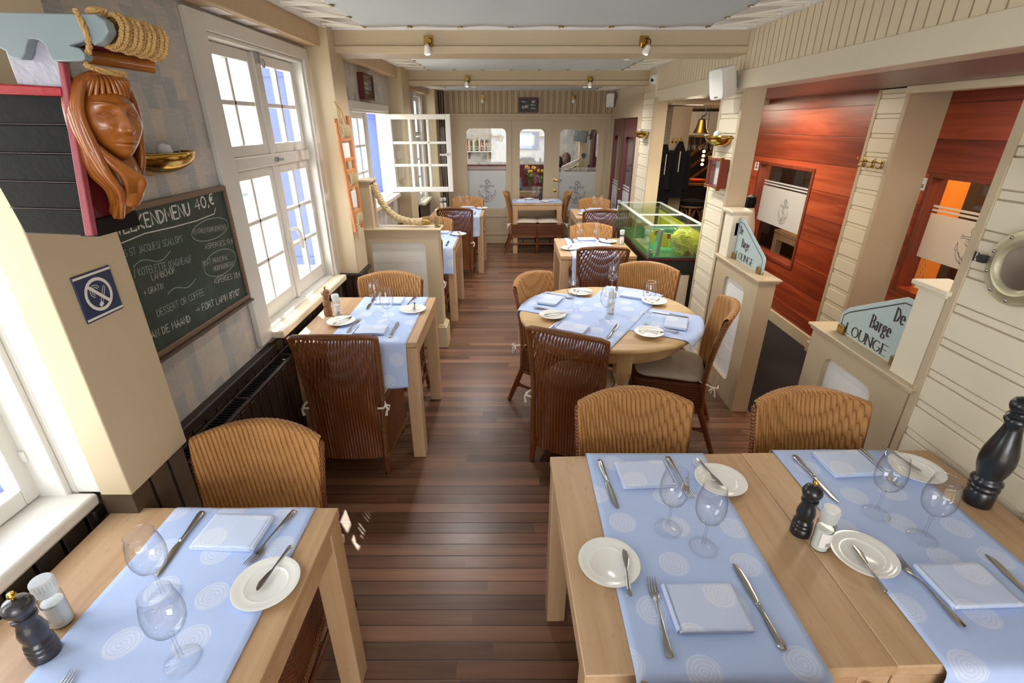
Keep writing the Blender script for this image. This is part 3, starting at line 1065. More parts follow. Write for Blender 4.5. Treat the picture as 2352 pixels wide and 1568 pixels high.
# red-brown window linings in the panelled walls
def lining(n, x0, x1, a, b, c, d, t=.02, mat='redwood'):
    m = MB()
    i = .012
    m.box(x0, a - t, c - t, x1, a + i, d + t)
    m.box(x0, b - i, c - t, x1, b + t, d + t)
    m.box(x0, a + i, c - t, x1, b - i, c + i)
    m.box(x0, a + i, d - i, x1, b - i, d + t)
    S('trim_%d' % n, m, M[mat], bev=.003)

lining(89, 2.61, 2.73, 4.44, 5.42, .58, 1.44)
lining(90, 2.85, 2.97, 2.40, 3.47, .70, 1.49)
# mirrored gilt lettering on the left back window (it reads from the lounge side)
mm = MB()
word = 'DE BARGE'
tot = text_len(word, .085, .9)
cx, R0 = -.395, .62
def arcput(x, yv):
    a = (x - tot / 2) / R0
    return (cx - sin(a) * (R0 + yv), 8.085, 1.48 - R0 + cos(a) * (R0 + yv))
write(mm, word, arcput, .085, 1.25, True, 0, 0, .9)
tl = text_len('LOUNGE', .05, .95)
write(mm, 'LOUNGE', lambda x, yv: (cx + tl / 2 - x, 8.085, 1.375 + yv), .05, 1.3, True, 0, 0, .95)
for q in mm.v:
    q.z += .12
mm.build('window_lettering', M['gilt'], w1)

# dark red double doors in the right wall near the back
mm = MB()
plate(mm, [(6.20, 0), (8.06, 0), (8.06, 2.14), (6.20, 2.14)], [[(6.36, 0.005), (7.86, .005), (7.86, 1.885), (6.36, 1.885)]], 1.50, 1.60, 'yz')
S('wall_right_rear', mm, M['paint'], shade=False)
for k, (a, b) in enumerate(((6.37, 7.10), (7.12, 7.85))):
    mm = MB()
    plate(mm, [(a, .01), (b, .01), (b, 1.875), (a, 1.875)], [rrect(a + .13, .30, b - .13, 1.66, .07)], 1.51, 1.555, 'yz')
    d = S('door_%d' % (k + 2), mm, M['maroon'], shade=False)
    MB().box(1.53, a + .12, .28, 1.534, b - .12, 1.68).build('glass', M['pane'], d)
    f = MB().box(1.527, a + .12, .28, 1.537, b - .12, .98)
    f.box(1.527, a + .12, 1.0, 1.537, b - .12, 1.02).box(1.527, a + .12, 1.04, 1.537, b - .12, 1.055)
    f.build('frosted_band', M['frost'], d)
    mm = MB()
    anchor(mm, lambda p, q, c=(a + b) / 2: (1.524, c - p, .42 + q), .40)
    mm.build('anchor_etching', M['etch'], d)
    if k == 0:
        MB().tube([(1.51, 7.06, .98), (1.47, 7.06, .98), (1.465, 6.97, .985)], .009, 8).build('door_handle', M['brass'], d)

# ---------------------------------------------------------------- windows on the left wall
def sash(name, parent, X, a, b, c, d, cols, rows, st=.05, br=.022, dp=.045, cs=None, bot=None):
    """one glazed leaf in the plane x = X: frame with bars as one part, glass as sub-part"""
    m = MB()
    bt = bot or st
    m.box(X - dp, a, c, X, a + st, d)
    m.box(X - dp, b - st, c, X, b, d)
    m.box(X - dp, a + st, c, X, b - st, c + bt)
    m.box(X - dp, a + st, d - st, X, b - st, d)
    w, h = (b - a - 2 * st), (d - c - st - bt)
    for i in range(1, cols):
        y = a + st + w * i / cols
        m.box(X - dp * .8, y - br / 2, c + bt, X - .006, y + br / 2, d - st)
    for j in range(1, rows):
        z = c + bt + h * j / rows
        m.box(X - dp * .8, a + st, z - br / 2, X - .006, b - st, z + br / 2)
    o = m.build(name, M['white'], parent, bev=.004)
    MB().box(X - dp * .55, a + st * .7, c + bt * .7, X - dp * .5, b - st * .7, d - st * .7).build('glass', M['pane'], o)
    return o


def casing(n, a, b, c, d, w=.085, wl=None, t=.025, sill=True):
    """inner frame, casing boards and sill of one opening; returns the window root"""
    m = MB()
    wl = wl or w
    m.box(-1.30, a - wl, c - .03, -1.30 + t, a, d + .065)
    m.box(-1.30, b, c - .03, -1.30 + t, b + w, d + .065)
    m.box(-1.30, a, d, -1.30 + t, b, d + .065)
    for y0, y1, z0, z1 in ((a, a + .018, c, d), (b - .018, b, c, d), (a, b, d - .018, d), (a, b, c, c + .018)):
        m.box(-1.40, y0, z0, -1.29, y1, z1)
    root = struct(m.build('window_%d' % n, M['white'], None, bev=.004))
    if sill:
        MB().box(-1.54, a - .01, c - .035, -1.215, b + .03, c + .006).build('sill', M['cream'], root, bev=.008)
    return root


# window 1: foreground, only its far corner is in view
r = casing(1, .15, 1.12, .80, 2.15, sill=False)
MB().box(-1.54, .10, .785, -1.215, 1.118, .826).build('sill', M['white'], r, bev=.01)
MB().box(-1.42, 1.122, .82, -1.188, 1.146, 2.25).build('jamb_board', M['white'], r, bev=.004)
sash('casement', r, -1.365, .62, 1.119, .83, 2.12, 2, 3, .058, .024, .05, bot=.05)
sash('casement', r, -1.365, .17, .61, .83, 2.12, 2, 3, .075, .024, .05, bot=.07)
MB().box(-1.366, 1.095, .95, -1.350, 1.118, .985).build('hinge', M['white'], r, bev=.003)
# window 2: four casements above and below a transom
r = casing(2, 2.38, 3.42, .80, 2.17, .07, .13)
MB().box(-1.42, 2.395, 1.60, -1.325, 3.405, 1.66).build('transom', M['white'], r, bev=.006)
MB().box(-1.42, 2.885, .82, -1.335, 2.925, 2.155).build('mullion', M['white'], r, bev=.006)
for a, b in ((2.40, 2.885), (2.925, 3.405)):
    sash('upper_casement', r, -1.345, a, b, 1.66, 2.15, 2, 2, .052)
    sash('lower_casement', r, -1.345, a, b, .825, 1.60, 2, 3, .05, bot=.085)
h = MB()
h.tube([(-1.335, 2.905, 1.245), (-1.30, 2.905, 1.245), (-1.285, 2.925, 1.235), (-1.285, 2.955, 1.20), (-1.287, 2.962, 1.115)], .011, 8)
h.box(-1.337, 2.892, 1.17, -1.325, 2.918, 1.27)
h.build('window_handle', M['white'], r, bev=.002)
h = MB().box(-1.335, 2.89, 2.10, -1.318, 2.92, 2.15).tube(arc(0, 0, .02, .02, 0, 360, 12) and [(-1.30, 2.905 + .018 * cos(t * pi / 6), 2.10 + .018 * sin(t * pi / 6)) for t in range(12)], .004, 6, True)
h.build('latch', M['greyplastic'], r)
MB().box(-1.325, 2.893, 1.618, -1.312, 2.917, 1.642).tube([(-1.31, 2.90, 1.63), (-1.285, 2.915, 1.63)], .008, 8).build('latch', M['greyplastic'], r)
# window 3: one leaf stands open into the room
r = casing(3, 4.25, 5.50, 1.12, 1.92, .075, .075)
MB().box(-1.40, 4.86, 1.13, -1.33, 4.90, 1.91).build('mullion', M['white'], r, bev=.005)
sash('casement', r, -1.345, 4.27, 4.86, 1.135, 1.905, 3, 3, .05)
leaf = sash('open_casement', r, 0, 0, .66, 1.135, 1.905, 3, 3, .05, .026, .045)
leaf.rotation_euler = (0, 0, -pi / 2 + radians(1.5))
leaf.location = (-1.30, 5.485, 0)
MB().box(0, .60, 1.50, .03, .615, 1.53).tube([(.025, .608, 1.515), (.03, .54, 1.515)], .009, 8).build('window_handle', M['white'], leaf, bev=.002)
# window 4: narrow one near the back
r = casing(4, 7.0, 7.62, .80, 2.17, .08, .08)
sash('upper_casement', r, -1.345, 7.02, 7.60, 1.66, 2.15, 2, 2, .05)
sash('lower_casement', r, -1.345, 7.02, 7.60, .82, 1.64, 2, 3, .05)

# pipes in the back left corner
for k, x in enumerate((-1.085, -1.055, -1.02)):
    tag(MB().cyl((x, 8.02, 0), (x, 8.02, 2.28), .009, n=10).build('heating_pipe', M['brownpaint']), ('leftmost', 'middle', 'rightmost')[k] + ' of three dark upright pipes in the back left corner', 'pipe', 'pipes in the back corner')

# brass-edged hatch set in the floor
m = MB()
for a in ((-.585, 3.95, .065, 3.958), (-.585, 4.39, .065, 4.398), (-.585, 3.95, -.577, 4.398), (.057, 3.95, .065, 4.398)):
    m.box(a[0], a[1], -.001, a[2], a[3], .0025)
S('trim_91', m, M['brassdull'], shade=False)

# outside: quay, hedge and the blue shutters by the windows
S('ground', MB().box(-30, -12, -.8, -1.6, 30, -.75), M['quay'])
def shutter(x0, x1, y, z0, z1, label):
    t = thing('window_shutter', label, 'shutter', ((x0 + x1) / 2, y, z0), 0, 'blue outside shutters')
    w = (x1 - x0) / 2
    MB().box(-w, -.015, 0, w, .015, z1 - z0).build('panel', M['shutter'], t, bev=.004)
    m = MB()
    for a, b, c, d in ((-w, -w + .05, 0, z1 - z0), (w - .05, w, 0, z1 - z0), (-w, w, 0, .06), (-w, w, z1 - z0 - .06, z1 - z0)):
        m.box(a, -.024, c, b, -.015, d)
    m.build('frame', M['shutter'], t, bev=.003)
shutter(-1.82, -1.44, 1.15, .68, 2.14, 'blue shutter outside the foreground window at the left edge')
shutter(-1.74, -1.42, 3.605, .84, 2.15, 'blue shutter outside the tall window with four casements')
shutter(-1.64, -1.38, 5.605, 1.12, 1.92, 'blue shutter seen through the window with the open leaf')
shutter(-1.80, -1.45, 7.605, .82, 2.15, 'blue shutter outside the narrow window near the back wall')

# ---------------------------------------------------------------- chairs
def back_y(z, long_):
    """centre line of the backrest, chair faces +y"""
    t = max(0.0, (z - .44) / .44)
    low = -.205 if long_ else -.20
    return low - .085 * t ** 1.5 + (.0 if z > .44 else (.44 - z) * (-.03 if long_ else .02))


def half_w(z):
    t = (z - .1) / .78
    return .185 + .030 * max(0, t) ** 1.6


def make_chair(long_):
    t = thing('woven_chair', '', 'chair')
    zb, nr = (.10 if long_ else .26), 24
    th = .026
    NV = 14

    def shell(u, v):
        xx = 2 * u - 1
        top = .885 - .030 * xx * xx
        # loop: front face up, over the rolled top, rear face down
        if v < .46:
            q, side = v / .46, 1
            z = zb + (top - zb) * q
            off = 1
        elif v > .54:
            q = (1 - v) / .46
            z = zb + (top - zb) * q
            off = -1
        else:
            a = pi * (v - .46) / .08
            z = top + sin(a) * th * .55
            off = cos(a)
        hw = half_w(z)
        x = hw * xx
        conc = .055 * xx * xx * (.35 + .65 * min(1, max(0, (z - .3) / .5)))
        rib = abs(sin(pi * nr * u))
        k = (th * .5 * (1 + .8 * max(0, (z - .74) / .14) ** 2)) + .0045 * (rib ** .6 - 1)
        if xx * xx > .985:
            k *= .75
        return (x, back_y(z, long_) + conc + off * k, z)
    if long_:
        # a single open-woven skin: daylight shows between its cords
        def skin(u, v):
            xx = 2 * u - 1
            top = .875 - .030 * xx * xx
            z = zb + (top - zb) * v
            conc = .055 * xx * xx * (.35 + .65 * min(1, max(0, (z - .3) / .5)))
            rib = abs(sin(pi * nr * u))
            return (half_w(z) * xx, back_y(z, long_) + conc + .005 * (rib ** .6 - 1), z)
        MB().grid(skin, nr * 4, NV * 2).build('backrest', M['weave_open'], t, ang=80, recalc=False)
    else:
        MB().grid(shell, nr * 4, 50, cv=True).build('backrest', M['weave'], t, ang=80)
    # plaited rim on the outer edge
    path = []
    n = 12
    off = -.012 if long_ else -.006
    for s in (-1, 1):
        side = []
        for i in range(n + 1):
            z = zb + (.845 - zb) * i / n
            side.append((s * half_w(z), back_y(z, long_) + .055 * (.35 + .65 * min(1, max(0, (z - .3) / .5))) + off, z))
        path += side if s < 0 else side[::-1]
        if s < 0:
            for i in range(1, 14):
                xx = -1 + 2 * i / 14
                z = .882 - .030 * xx * xx
                hw = half_w(z)
                path.append((hw * xx, back_y(z, long_) + .055 * xx * xx + off, z))
    MB().tube(path, .0145 if long_ else .012, 8).build('back_rim', M['braid'], t)
    # seat box
    z0, z1 = (.105 if long_ else .262), .445
    pts = []
    for x, y in ((-.19, -.185), (-.205, .05), (-.215, .20), (-.19, .228), (-.08, .238), (.08, .238), (.19, .228), (.215, .20), (.205, .05), (.19, -.185)):
        pts.append((x, y))
    m = MB().prism(pts, z0, z1)
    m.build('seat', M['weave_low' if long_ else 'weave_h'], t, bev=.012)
    m = MB().tube([(x * 1.005, y * 1.005, z0 + .004) for x, y in pts], .011, 6, True)
    m.build('seat_rim', M['braid'], t)
    # cushion with corner ties
    def pil(u, v):
        a, b = 2 * pi * u, pi * v - pi / 2
        e = .42
        f = lambda c: (abs(c) ** e) * (1 if c >= 0 else -1)
        r = max(1e-3, cos(b)) ** .55
        return (.198 * f(cos(a)) * r, .02 + .20 * f(sin(a)) * r, .474 + .034 * sin(b) - .008 * abs(sin(a * 2)) * r)
    MB().grid(pil, 40, 14, cu=True).build('cushion', M['cushion'], t)
    for s in (-1, 1):
        tm = MB()
        x, y = s * .20, -.20
        tm.tube([(x * .9, y + .05, .465), (x, y + .015, .46), (x * 1.07, y - .01, .455), (x * 1.06, y - .045, .45), (x * .9, y - .05, .452)], .0055, 6)
        tm.tube([(x * 1.07, y - .02, .455), (x * 1.13, y - .03, .435), (x * 1.09, y - .035, .40)], [.006, .005, .008], 6)
        tm.tube([(x * 1.07, y - .02, .455), (x * 1.16, y + .0, .44), (x * 1.14, y - .01, .42), (x * 1.07, y - .02, .455)], .005, 6)
        tm.build('cushion_tie', M['tie'], t)
    # legs
    for sx in (-1, 1):
        for fy in (0, 1):
            lm = MB()
            if long_:
                a = (sx * .178, .19 if fy else -.198, .16)
                b = (sx * .183, .195 if fy else -.215, 0)
            else:
                a = (sx * .185, .20 if fy else -.17, .30)
                b = (sx * .195, .21 if fy else -.285, 0)
            A, B = Vector(a), Vector(b)
            c = A.lerp(B, .88)
            lm.tube([A, A.lerp(B, .5), c], [.019, .018, .015], 10)
            leg = lm.build('leg', M['bamboo'], t)
            MB().tube([c, B], [.0155, .0135], 10).build('foot_cap', M['brassdull'], leg)
    if not long_:
        sm = MB()
        for sx in (-1, 1):
            sm.tube([(sx * .19, .205, .15), (sx * .19, -.228, .15)], .011, 8)
            for yy in (.19, -.21):
                sm.tube([(sx * .19, yy - .012, .15), (sx * .19, yy + .012, .15)], .0155, 8)
        sm.tube([(-.19, 0, .15), (.19, 0, .15)], .010, 8)
        sm.build('stretcher', M['bamboo'], t)
    return t


CH = 'woven dining chairs'
def chair(long_, x, y, rz, label):
    return inst('chair%d' % long_, lambda: make_chair(long_), (x, y, 0), rz, label, CH)

chair(0, -.845, 1.10, pi, 'golden woven chair at the far side of the bottom-left foreground table')
chair(0, .457, 1.325, pi, 'golden woven chair at the far left of the foreground double table')
chair(0, 1.118, 1.325, pi, 'golden woven chair at the far right of the foreground double table, worn weave')
chair(0, .453, .778, 0, 'woven chair at the near left of the foreground double table, mostly cut off')
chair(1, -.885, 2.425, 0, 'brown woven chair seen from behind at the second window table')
chair(0, -.822, 2.93, pi, 'golden woven chair at the far side of the second window table by the half wall')
chair(0, -.855, 4.62, 0, 'woven chair behind the rope half wall, near side of its window table')
chair(0, -.855, 5.09, pi, 'golden woven chair facing us just behind the thick rope')
chair(1, -.70, 6.30, 0, 'brown open-woven chair seen from behind at the farthest window table')
chair(0, -.61, 6.70, pi, 'golden woven chair in front of the frosted back window')
chair(0, .17, 7.52, -pi / 2, 'woven chair at the left end of the small back wall table')
chair(0, .595, 7.52, pi / 2, 'woven chair at the right end of the small back wall table')
chair(0, 1.12, 6.58, pi, 'golden woven chair facing us nearest the dark red doors')
chair(1, 1.07, 6.16, 0, 'brown woven chair seen from behind left of the fish tank, far one')
chair(0, .795, 4.70, pi, 'golden woven chair facing us at the table left of the fish tank')
chair(1, .767, 4.26, 0, 'brown woven chair seen from behind just beyond the round table')
chair(1, .375, 2.44, -radians(26), 'brown woven chair seen from behind at the near left of the round table')
chair(0, .325, 3.0, -radians(127), 'golden woven chair at the left of the round table, turned to the right')
chair(0, .885, 3.20, radians(180 - 27), 'golden woven chair at the far right of the round table')
chair(0, .985, 2.66, radians(90 - 17), 'woven chair in side view at the right of the round table by the white panel')

# ---------------------------------------------------------------- tables
TH = .75
def make_table(w=.675, d=.74):
    t = thing('oak_table', '', 'table')
    a, b = w / 2, d / 2
    m = MB()
    m.box(-a, -b, TH - .032, a, b, TH)
    m.build('tabletop', M['oak'], t, bev=.003)
    m = MB()
    e, h0, h1 = .006, TH - .098, TH - .036
    m.box(-a + .07, -b + e, h0, a - .07, -b + .03, h1).box(-a + .07, b - .03, h0, a - .07, b - e, h1)
    m.box(-a + e, -b + .07, h0, -a + .03, b - .07, h1).box(a - .03, -b + .07, h0, a - e, b - .07, h1)
    m.box(-a + .012, -b + .012, h1, a - .012, b - .012, TH - .031)
    m.build('apron', M['oakx'], t, bev=.002)
    for sx in (-1, 1):
        for sy in (-1, 1):
            m = MB()
            x0, x1 = sorted((sx * (a - .003), sx * (a - .075)))
            y0, y1 = sorted((sy * (b - .003), sy * (b - .075)))
            m.box(x0, y0, 0, x1, y1, h1)
            m.build('leg', M['oakz'], t, bev=.003)
    return t


TABLES = {
    'FL': (-.863, .766, .0, 'pale oak table at the bottom left beside the near window'),
    'FR1': (.4805, 1.023, radians(1.6), 'left table of the two pushed together in the right foreground'),
    'FR2': (1.156, 1.043, radians(1.6), 'right table of the two pushed together in the right foreground'),
    'L2': (-.846, 2.723, 0, 'pale oak table by the tall window with a sunlit corner'),
    'L3': (-.880, 4.91, 0, 'oak table behind the half wall with the thick rope'),
    'L4': (-.707, 6.63, 0, 'oak table nearest the back wall on the window side'),
    'R2': (.765, 4.57, 0, 'oak table beside the near end of the fish tank'),
    'R3': (1.135, 6.46, 0, 'oak table behind the fish tank near the dark red doors'),
}
for k, (x, y, rz, lab) in TABLES.items():
    inst('table', make_table, (x, y, 0), rz, lab, 'square oak tables')
bk = make_table(.73, .50)
bk.location = (.375, 7.58, 0)
tag(bk, 'narrow oak table standing against the back wall door', 'table')

# round table: turned legs, plank top
t = thing('round_table', 'round scrubbed oak table with turned legs in the middle of the room', 'table', (.59, 2.79, 0), 0)
MB().lathe([(.0, TH - .034), (.525, TH - .034), (.540, TH - .026), (.543, TH - .012), (.536, TH - .003), (.525, TH), (0, TH)], 96, None, 0, False).build('tabletop', M['pale'], t, ang=50)
MB().lathe([(.44, TH - .125), (.455, TH - .120), (.455, TH - .034), (.43, TH - .034), (.43, TH - .125), (.44, TH - .125)], 72, None, 0, False).build('apron', M['pale'], t)
LEGP = [(.020, 0), (.024, .02), (.030, .06), (.024, .10), (.027, .13), (.042, .20), (.046, .28), (.040, .36), (.030, .42), (.026, .45), (.040, .47), (.026, .49), (.034, .52), (.046, .55), (.046, .57)]
for a in (24, 92, 182, 272):
    x, y = .415 * cos(radians(a)), .415 * sin(radians(a))
    mt = Matrix.Translation((x, y, 0))
    m = MB().lathe(LEGP, 20, mt)
    m.box(-.042, -.042, .57, .042, .042, TH - .034, 0, mt @ Matrix.Rotation(radians(a), 4, 'Z'))
    m.build('leg', M['palez'], t)

# ---------------------------------------------------------------- tableware builders
ZT = TH + .0012
ZR = TH + .0045


def runner(name, pts, w, mat, label, cx, cy, rz=0.0, amp=.0012, group='spiral table runners', seed=0):
    """cloth strip along local y; pts = [(y, z)] profile polyline"""
    rr = random.Random(seed)
    L = [0.0]
    for i in range(1, len(pts)):
        L.append(L[-1] + sqrt((pts[i][0] - pts[i - 1][0]) ** 2 + (pts[i][1] - pts[i - 1][1]) ** 2))
    tot = L[-1]
    ph = [rr.uniform(0, 6) for _ in range(4)]
    u0 = rr.uniform(0, 3)

    def at(s):
        for i in range(1, len(L)):
            if s <= L[i] or i == len(L) - 1:
                f = (s - L[i - 1]) / max(1e-9, L[i] - L[i - 1])
                return pts[i - 1][0] + (pts[i][0] - pts[i - 1][0]) * f, pts[i - 1][1] + (pts[i][1] - pts[i - 1][1]) * f, i

    def fn(u, v):
        s = tot * u
        y, z, i = at(s)
        hang = max(0.0, TH - .01 - z)
        x = (v - .5) * w
        wav = sin(s * 17 + ph[0]) * sin(v * 7 + ph[1])
        crease = exp(-((s - tot * .5) / .006) ** 2) * .0022
        if hang > 0:
            y -= (0.006 + .10 * hang) * (1 + sin(v * 9 + ph[2])) * .35
            x *= 1 - .10 * hang
        else:
            z += amp * (1 + wav) + crease
        return (x, y, z)
    nu = max(20, int(tot / .014))
    m = MB().grid(fn, nu, 24, uv=lambda u, v: (v * w + u0, u * tot + u0 * 2))
    # sewn hem lines are geometry: thin folded strip along both edges
    o = m.build(name, mat, None, ang=70, solid=.0012)
    o.location = (cx, cy, 0)
    o.rotation_euler = (0, 0, rz)
    tag(o, label, 'table runner', group)
    return o


def drape(y0, y1, d0=0.0, d1=0.0, z=ZT):
    """profile from y0 (near) to y1 (far), hanging d0 / d1 over the edges"""
    p = []
    if d0:
        p += [(y0 - .012, z - d0), (y0 - .010, z - .03)] + [(y0 - .010 + .010 * (1 - cos(a)), z - .018 + .018 * sin(a)) for a in (0, .5, 1.0, 1.5707)]
    p.append((y0 + (.002 if d0 else 0), z))
    n = 6
    for i in range(1, n):
        p.append((y0 + (y1 - y0) * i / n, z))
    p.append((y1 - (.002 if d1 else 0), z))
    if d1:
        p += [(y1 + .010 - .010 * cos(a) , z - .018 + .018 * cos(a)) for a in (.5, 1.0, 1.5707)] + [(y1 + .012, z - d1)]
    return p


def mk_glass():
    t = thing('wine_glass', '', 'wine glass')
    MB().lathe([(.0352, .0012), (.034, .0028), (.014, .0052), (.0055, .010)], 36, None, 0, False).tube([(.0352 * cos(2 * pi * i / 36), .0352 * sin(2 * pi * i / 36), .0013) for i in range(36)], .0011, 6, True).build('foot', M['glassfoot'], t, ang=60)
    MB().lathe([(.0055, .009), (.0040, .02), (.0036, .05), (.0040, .078), (.0065, .088)], 14, None, 0, False).build('stem', M['wineglass'], t, ang=60)
    pr = [(.0065, .087), (.018, .093), (.030, .105), (.0375, .124), (.0395, .145), (.037, .170), (.0325, .192), (.0295, .205)]
    MB().lathe([(.0, .0905)] + pr + [(.0300, .2058)], 36, None, 0, False).tube([(.0297 * cos(2 * pi * i / 36), .0297 * sin(2 * pi * i / 36), .2055) for i in range(36)], .0007, 6, True).build('bowl', M['wineglass'], t, ang=60)
    return t


def mk_plate():
    o = MB().lathe([(0, .003), (.044, .003), (.048, .001), (.051, .003), (.076, .0105), (.0795, .0135), (.0800, .0150), (.0785, .0155), (.066, .0118), (.0535, .0088), (.0515, .0094), (.0500, .0080), (.046, .0058), (0, .0050)], 56, None, 0, False).build('bread_plate', M['porcelain'], None, ang=40)
    return tag(o, '', 'plate')


def flat(outline, z, th):
    """thin pressed-metal shape: outline [(x,y)], z(y) height profile"""
    m = MB()
    n = len(outline)
    for k in (0, 1):
        pass
    vs = [(x, y, z(y)) for x, y in outline] + [(x * .86, y, z(y) + th) for x, y in outline]
    fs = [list(range(n))[::-1], list(range(n, 2 * n))] + [(i, (i + 1) % n, n + (i + 1) % n, n + i) for i in range(n)]
    return m.add(vs, fs)


def strip(m, secs, mi=0):
    """loft of elliptical sections (y, x-halfwidth, z-centre, z-halfheight, xoff)"""
    P = []
    n = 10
    for y, hw, zc, hh, xo in secs:
        P.append([(xo + hw * cos(2 * pi * i / n), y, zc + hh * sin(2 * pi * i / n)) for i in range(n)])
    vs = [q for r in P for q in r]
    fs = []
    for a in range(len(P) - 1):
        for i in range(n):
            j = (i + 1) % n
            fs.append((a * n + i, a * n + j, (a + 1) * n + j, (a + 1) * n + i))
    fs.append(list(range(n))[::-1])
    fs.append([(len(P) - 1) * n + i for i in range(n)])
    return m.add(vs, fs, mi)


def mk_knife():
    t = thing('table_knife', '', 'knife')
    b = MB()
    strip(b, [(.003, .006, .004, .0016, 0), (.02, .0085, .004, .0011, .001), (.06, .0095, .004, .001, .001), (.095, .0088, .004, .0009, .0005), (.112, .0055, .004, .0008, -.002), (.119, .0015, .004, .0006, -.004)])
    b.build('blade', M['steel'], t, ang=60)
    h = MB()
    strip(h, [(-.112, .002, .004, .002, 0), (-.110, .0075, .0042, .0035, 0), (-.10, .0098, .0045, .0042, 0), (-.07, .0085, .0045, .0042, 0), (-.03, .0062, .0045, .0040, 0), (-.008, .0055, .0045, .0040, 0), (-.004, .0072, .0045, .0048, 0), (.0, .0072, .0045, .0046, 0), (.005, .0055, .004, .002, 0)])
    h.build('handle', M['steel'], t, ang=60)
    return t


def mk_fork():
    t = thing('table_fork', '', 'fork')
    h = MB()
    strip(h, [(-.10, .002, .006, .0012, 0), (-.098, .0085, .006, .0016, 0), (-.08, .0092, .006, .0018, 0), (-.04, .0055, .0075, .0018, 0), (0, .0032, .009, .0018, 0), (.03, .0030, .0075, .0018, 0), (.045, .0065, .0045, .0015, 0)])
    h.build('handle', M['steel'], t, ang=60)
    b = MB()
    strip(b, [(.043, .006, .0048, .0014, 0), (.052, .0105, .0028, .0012, 0), (.060, .0118, .0022, .0011, 0), (.066, .0120, .0024, .0011, 0)])
    for i in range(4):
        x = (i - 1.5) * .0068
        strip(b, [(.064, .0024, .0024, .0011, x), (.085, .0019, .0040, .001, x * .97), (.105, .0008, .0078, .0007, x * .94)])
    b.build('tines', M['steel'], t, ang=60)
    return t


def mk_butter():
    t = thing('butter_knife', '', 'butter knife')
    b = MB()
    strip(b, [(.005, .003, .003, .0012, 0), (.02, .006, .003, .0009, .0015), (.045, .0085, .003, .0008, .002), (.062, .006, .003, .0007, 0), (.068, .0015, .003, .0006, -.002)])
    b.build('blade', M['steel'], t, ang=60)
    h = MB()
    strip(h, [(-.075, .003, .003, .0012, 0), (-.072, .0068, .003, .0018, 0), (-.05, .0048, .0035, .002, 0), (0, .0026, .0035, .0016, 0), (.008, .003, .003, .0012, 0)])
    h.build('handle', M['steel'], t, ang=60)
    return t


def mk_napkin():
    m = MB()
    rr = random.Random(3)
    for k, (w, d, dx, dy) in enumerate(((.168, .122, 0, 0), (.165, .119, .002, .001), (.170, .124, -.001, -.002))):
        z = .0018 + k * .0048

        def fn(u, v, w=w, d=d, dx=dx, dy=dy, z=z, k=k):
            x, y = (u - .5) * w + dx, (v - .5) * d + dy
            lift = .0022 * (1 - min(1, (1 - v) * 5)) if k == 2 else 0
            roll = -.0045 * max(0, 1 - u / .06) ** 2 if k else 0
            cr = .0009 * exp(-((u - .52) / .02) ** 2)
            return (x, y, z + .0008 * sin(u * 9 + k) * sin(v * 6) + roll + cr + lift * 0)
        m.grid(fn, 22, 14, uv=lambda u, v, k=k: (u * .17 + k * .31 + .02, v * .12 + k * .17))
    # rolled fold on the left edge
    def edge(u, v):
        a = pi / 2 + pi * v
        return (-.084 + .0062 * cos(a) * 1.0, (u - .5) * .122, .0072 + .0062 * sin(a))
    m.grid(edge, 14, 8, uv=lambda u, v: (u * .12, v * .02 + .5))
    o = m.build('folded_napkin', M['napkin'], None, ang=60, solid=.0022)
    return tag(o, '', 'napkin')


def mk_salt():
    t = thing('salt_grinder', '', 'salt grinder')
    MB().lathe([(.021, 0), (.0225, .002), (.0225, .088), (.020, .096)], 28).build('jar', M['jar'], t)
    MB().lathe([(.0205, .003), (.0205, .070), (.0, .071)], 24).build('salt', M['porcelain'], t)
    m = MB().lathe([(.0198, .095), (.0205, .098), (.0205, .112), (.0215, .114), (.0215, .134), (.0195, .137), (.0, .137)], 28)
    for i in range(20):
        a = 2 * pi * i / 20
        m.box(.0205, -.0012, .115, .0224, .0012, .133, 0, Matrix.Rotation(a, 4, 'Z'))
    m.build('grinder_cap', M['capwhite'], t)
    def lab(u, v):
        a = radians(-150 + 120 * u)
        return (.0229 * cos(a), .0229 * sin(a), .018 + .048 * v)
    lb = MB().grid(lab, 14, 1).build('label', M['paper'], t)
    bc = MB()
    for i in range(14):
        a0 = radians(-112 + i * 2.6)
        wd = radians((.6, 1.3, .9)[i % 3])
        bc.add([(.0232 * cos(a0), .0232 * sin(a0), .022), (.0232 * cos(a0 + wd), .0232 * sin(a0 + wd), .022), (.0232 * cos(a0 + wd), .0232 * sin(a0 + wd), .036), (.0232 * cos(a0), .0232 * sin(a0), .036)], [(0, 1, 2, 3)])
    bc.build('barcode', M['ink'], lb)
    return t


def mill_maker(s, mat, waist=True, prof=None):
    def mk():
        t = thing('pepper_mill', '', 'pepper mill')
        MB().lathe([(r * s, z * s) for r, z in (prof or [(.026, 0), (.0265, .004), (.0265, .022), (.024, .025), (.0262, .029), (.0262, .034), (.0235, .038), (.0252, .042), (.0250, .046), (.021, .051), (.0205, .055), (.0235, .066), (.0240, .078), (.0200, .095), (.0165, .107), (.0178, .112), (.0215, .115), (.0215, .121), (.018, .124)])], 32).build('body', M[mat], t, ang=45)
        top = prof[-1][1] if prof else .124
        MB().lathe([(r * s, (top + z) * s) for r, z in [(.017, 0), (.0165, .004), (.0225, .009), (.0255, .018), (.0255, .026), (.0205, .037), (.011, .043), (0, .045)]], 28).build('head', M[mat], t, ang=45)
        MB().lathe([(r * s, (top + z) * s) for r, z in [(.004, .043), (.004, .048), (.0072, .050), (.0075, .056), (.0055, .060), (0, .061)]], 16).build('knob', M['brass'], t)
        return t
    return mk


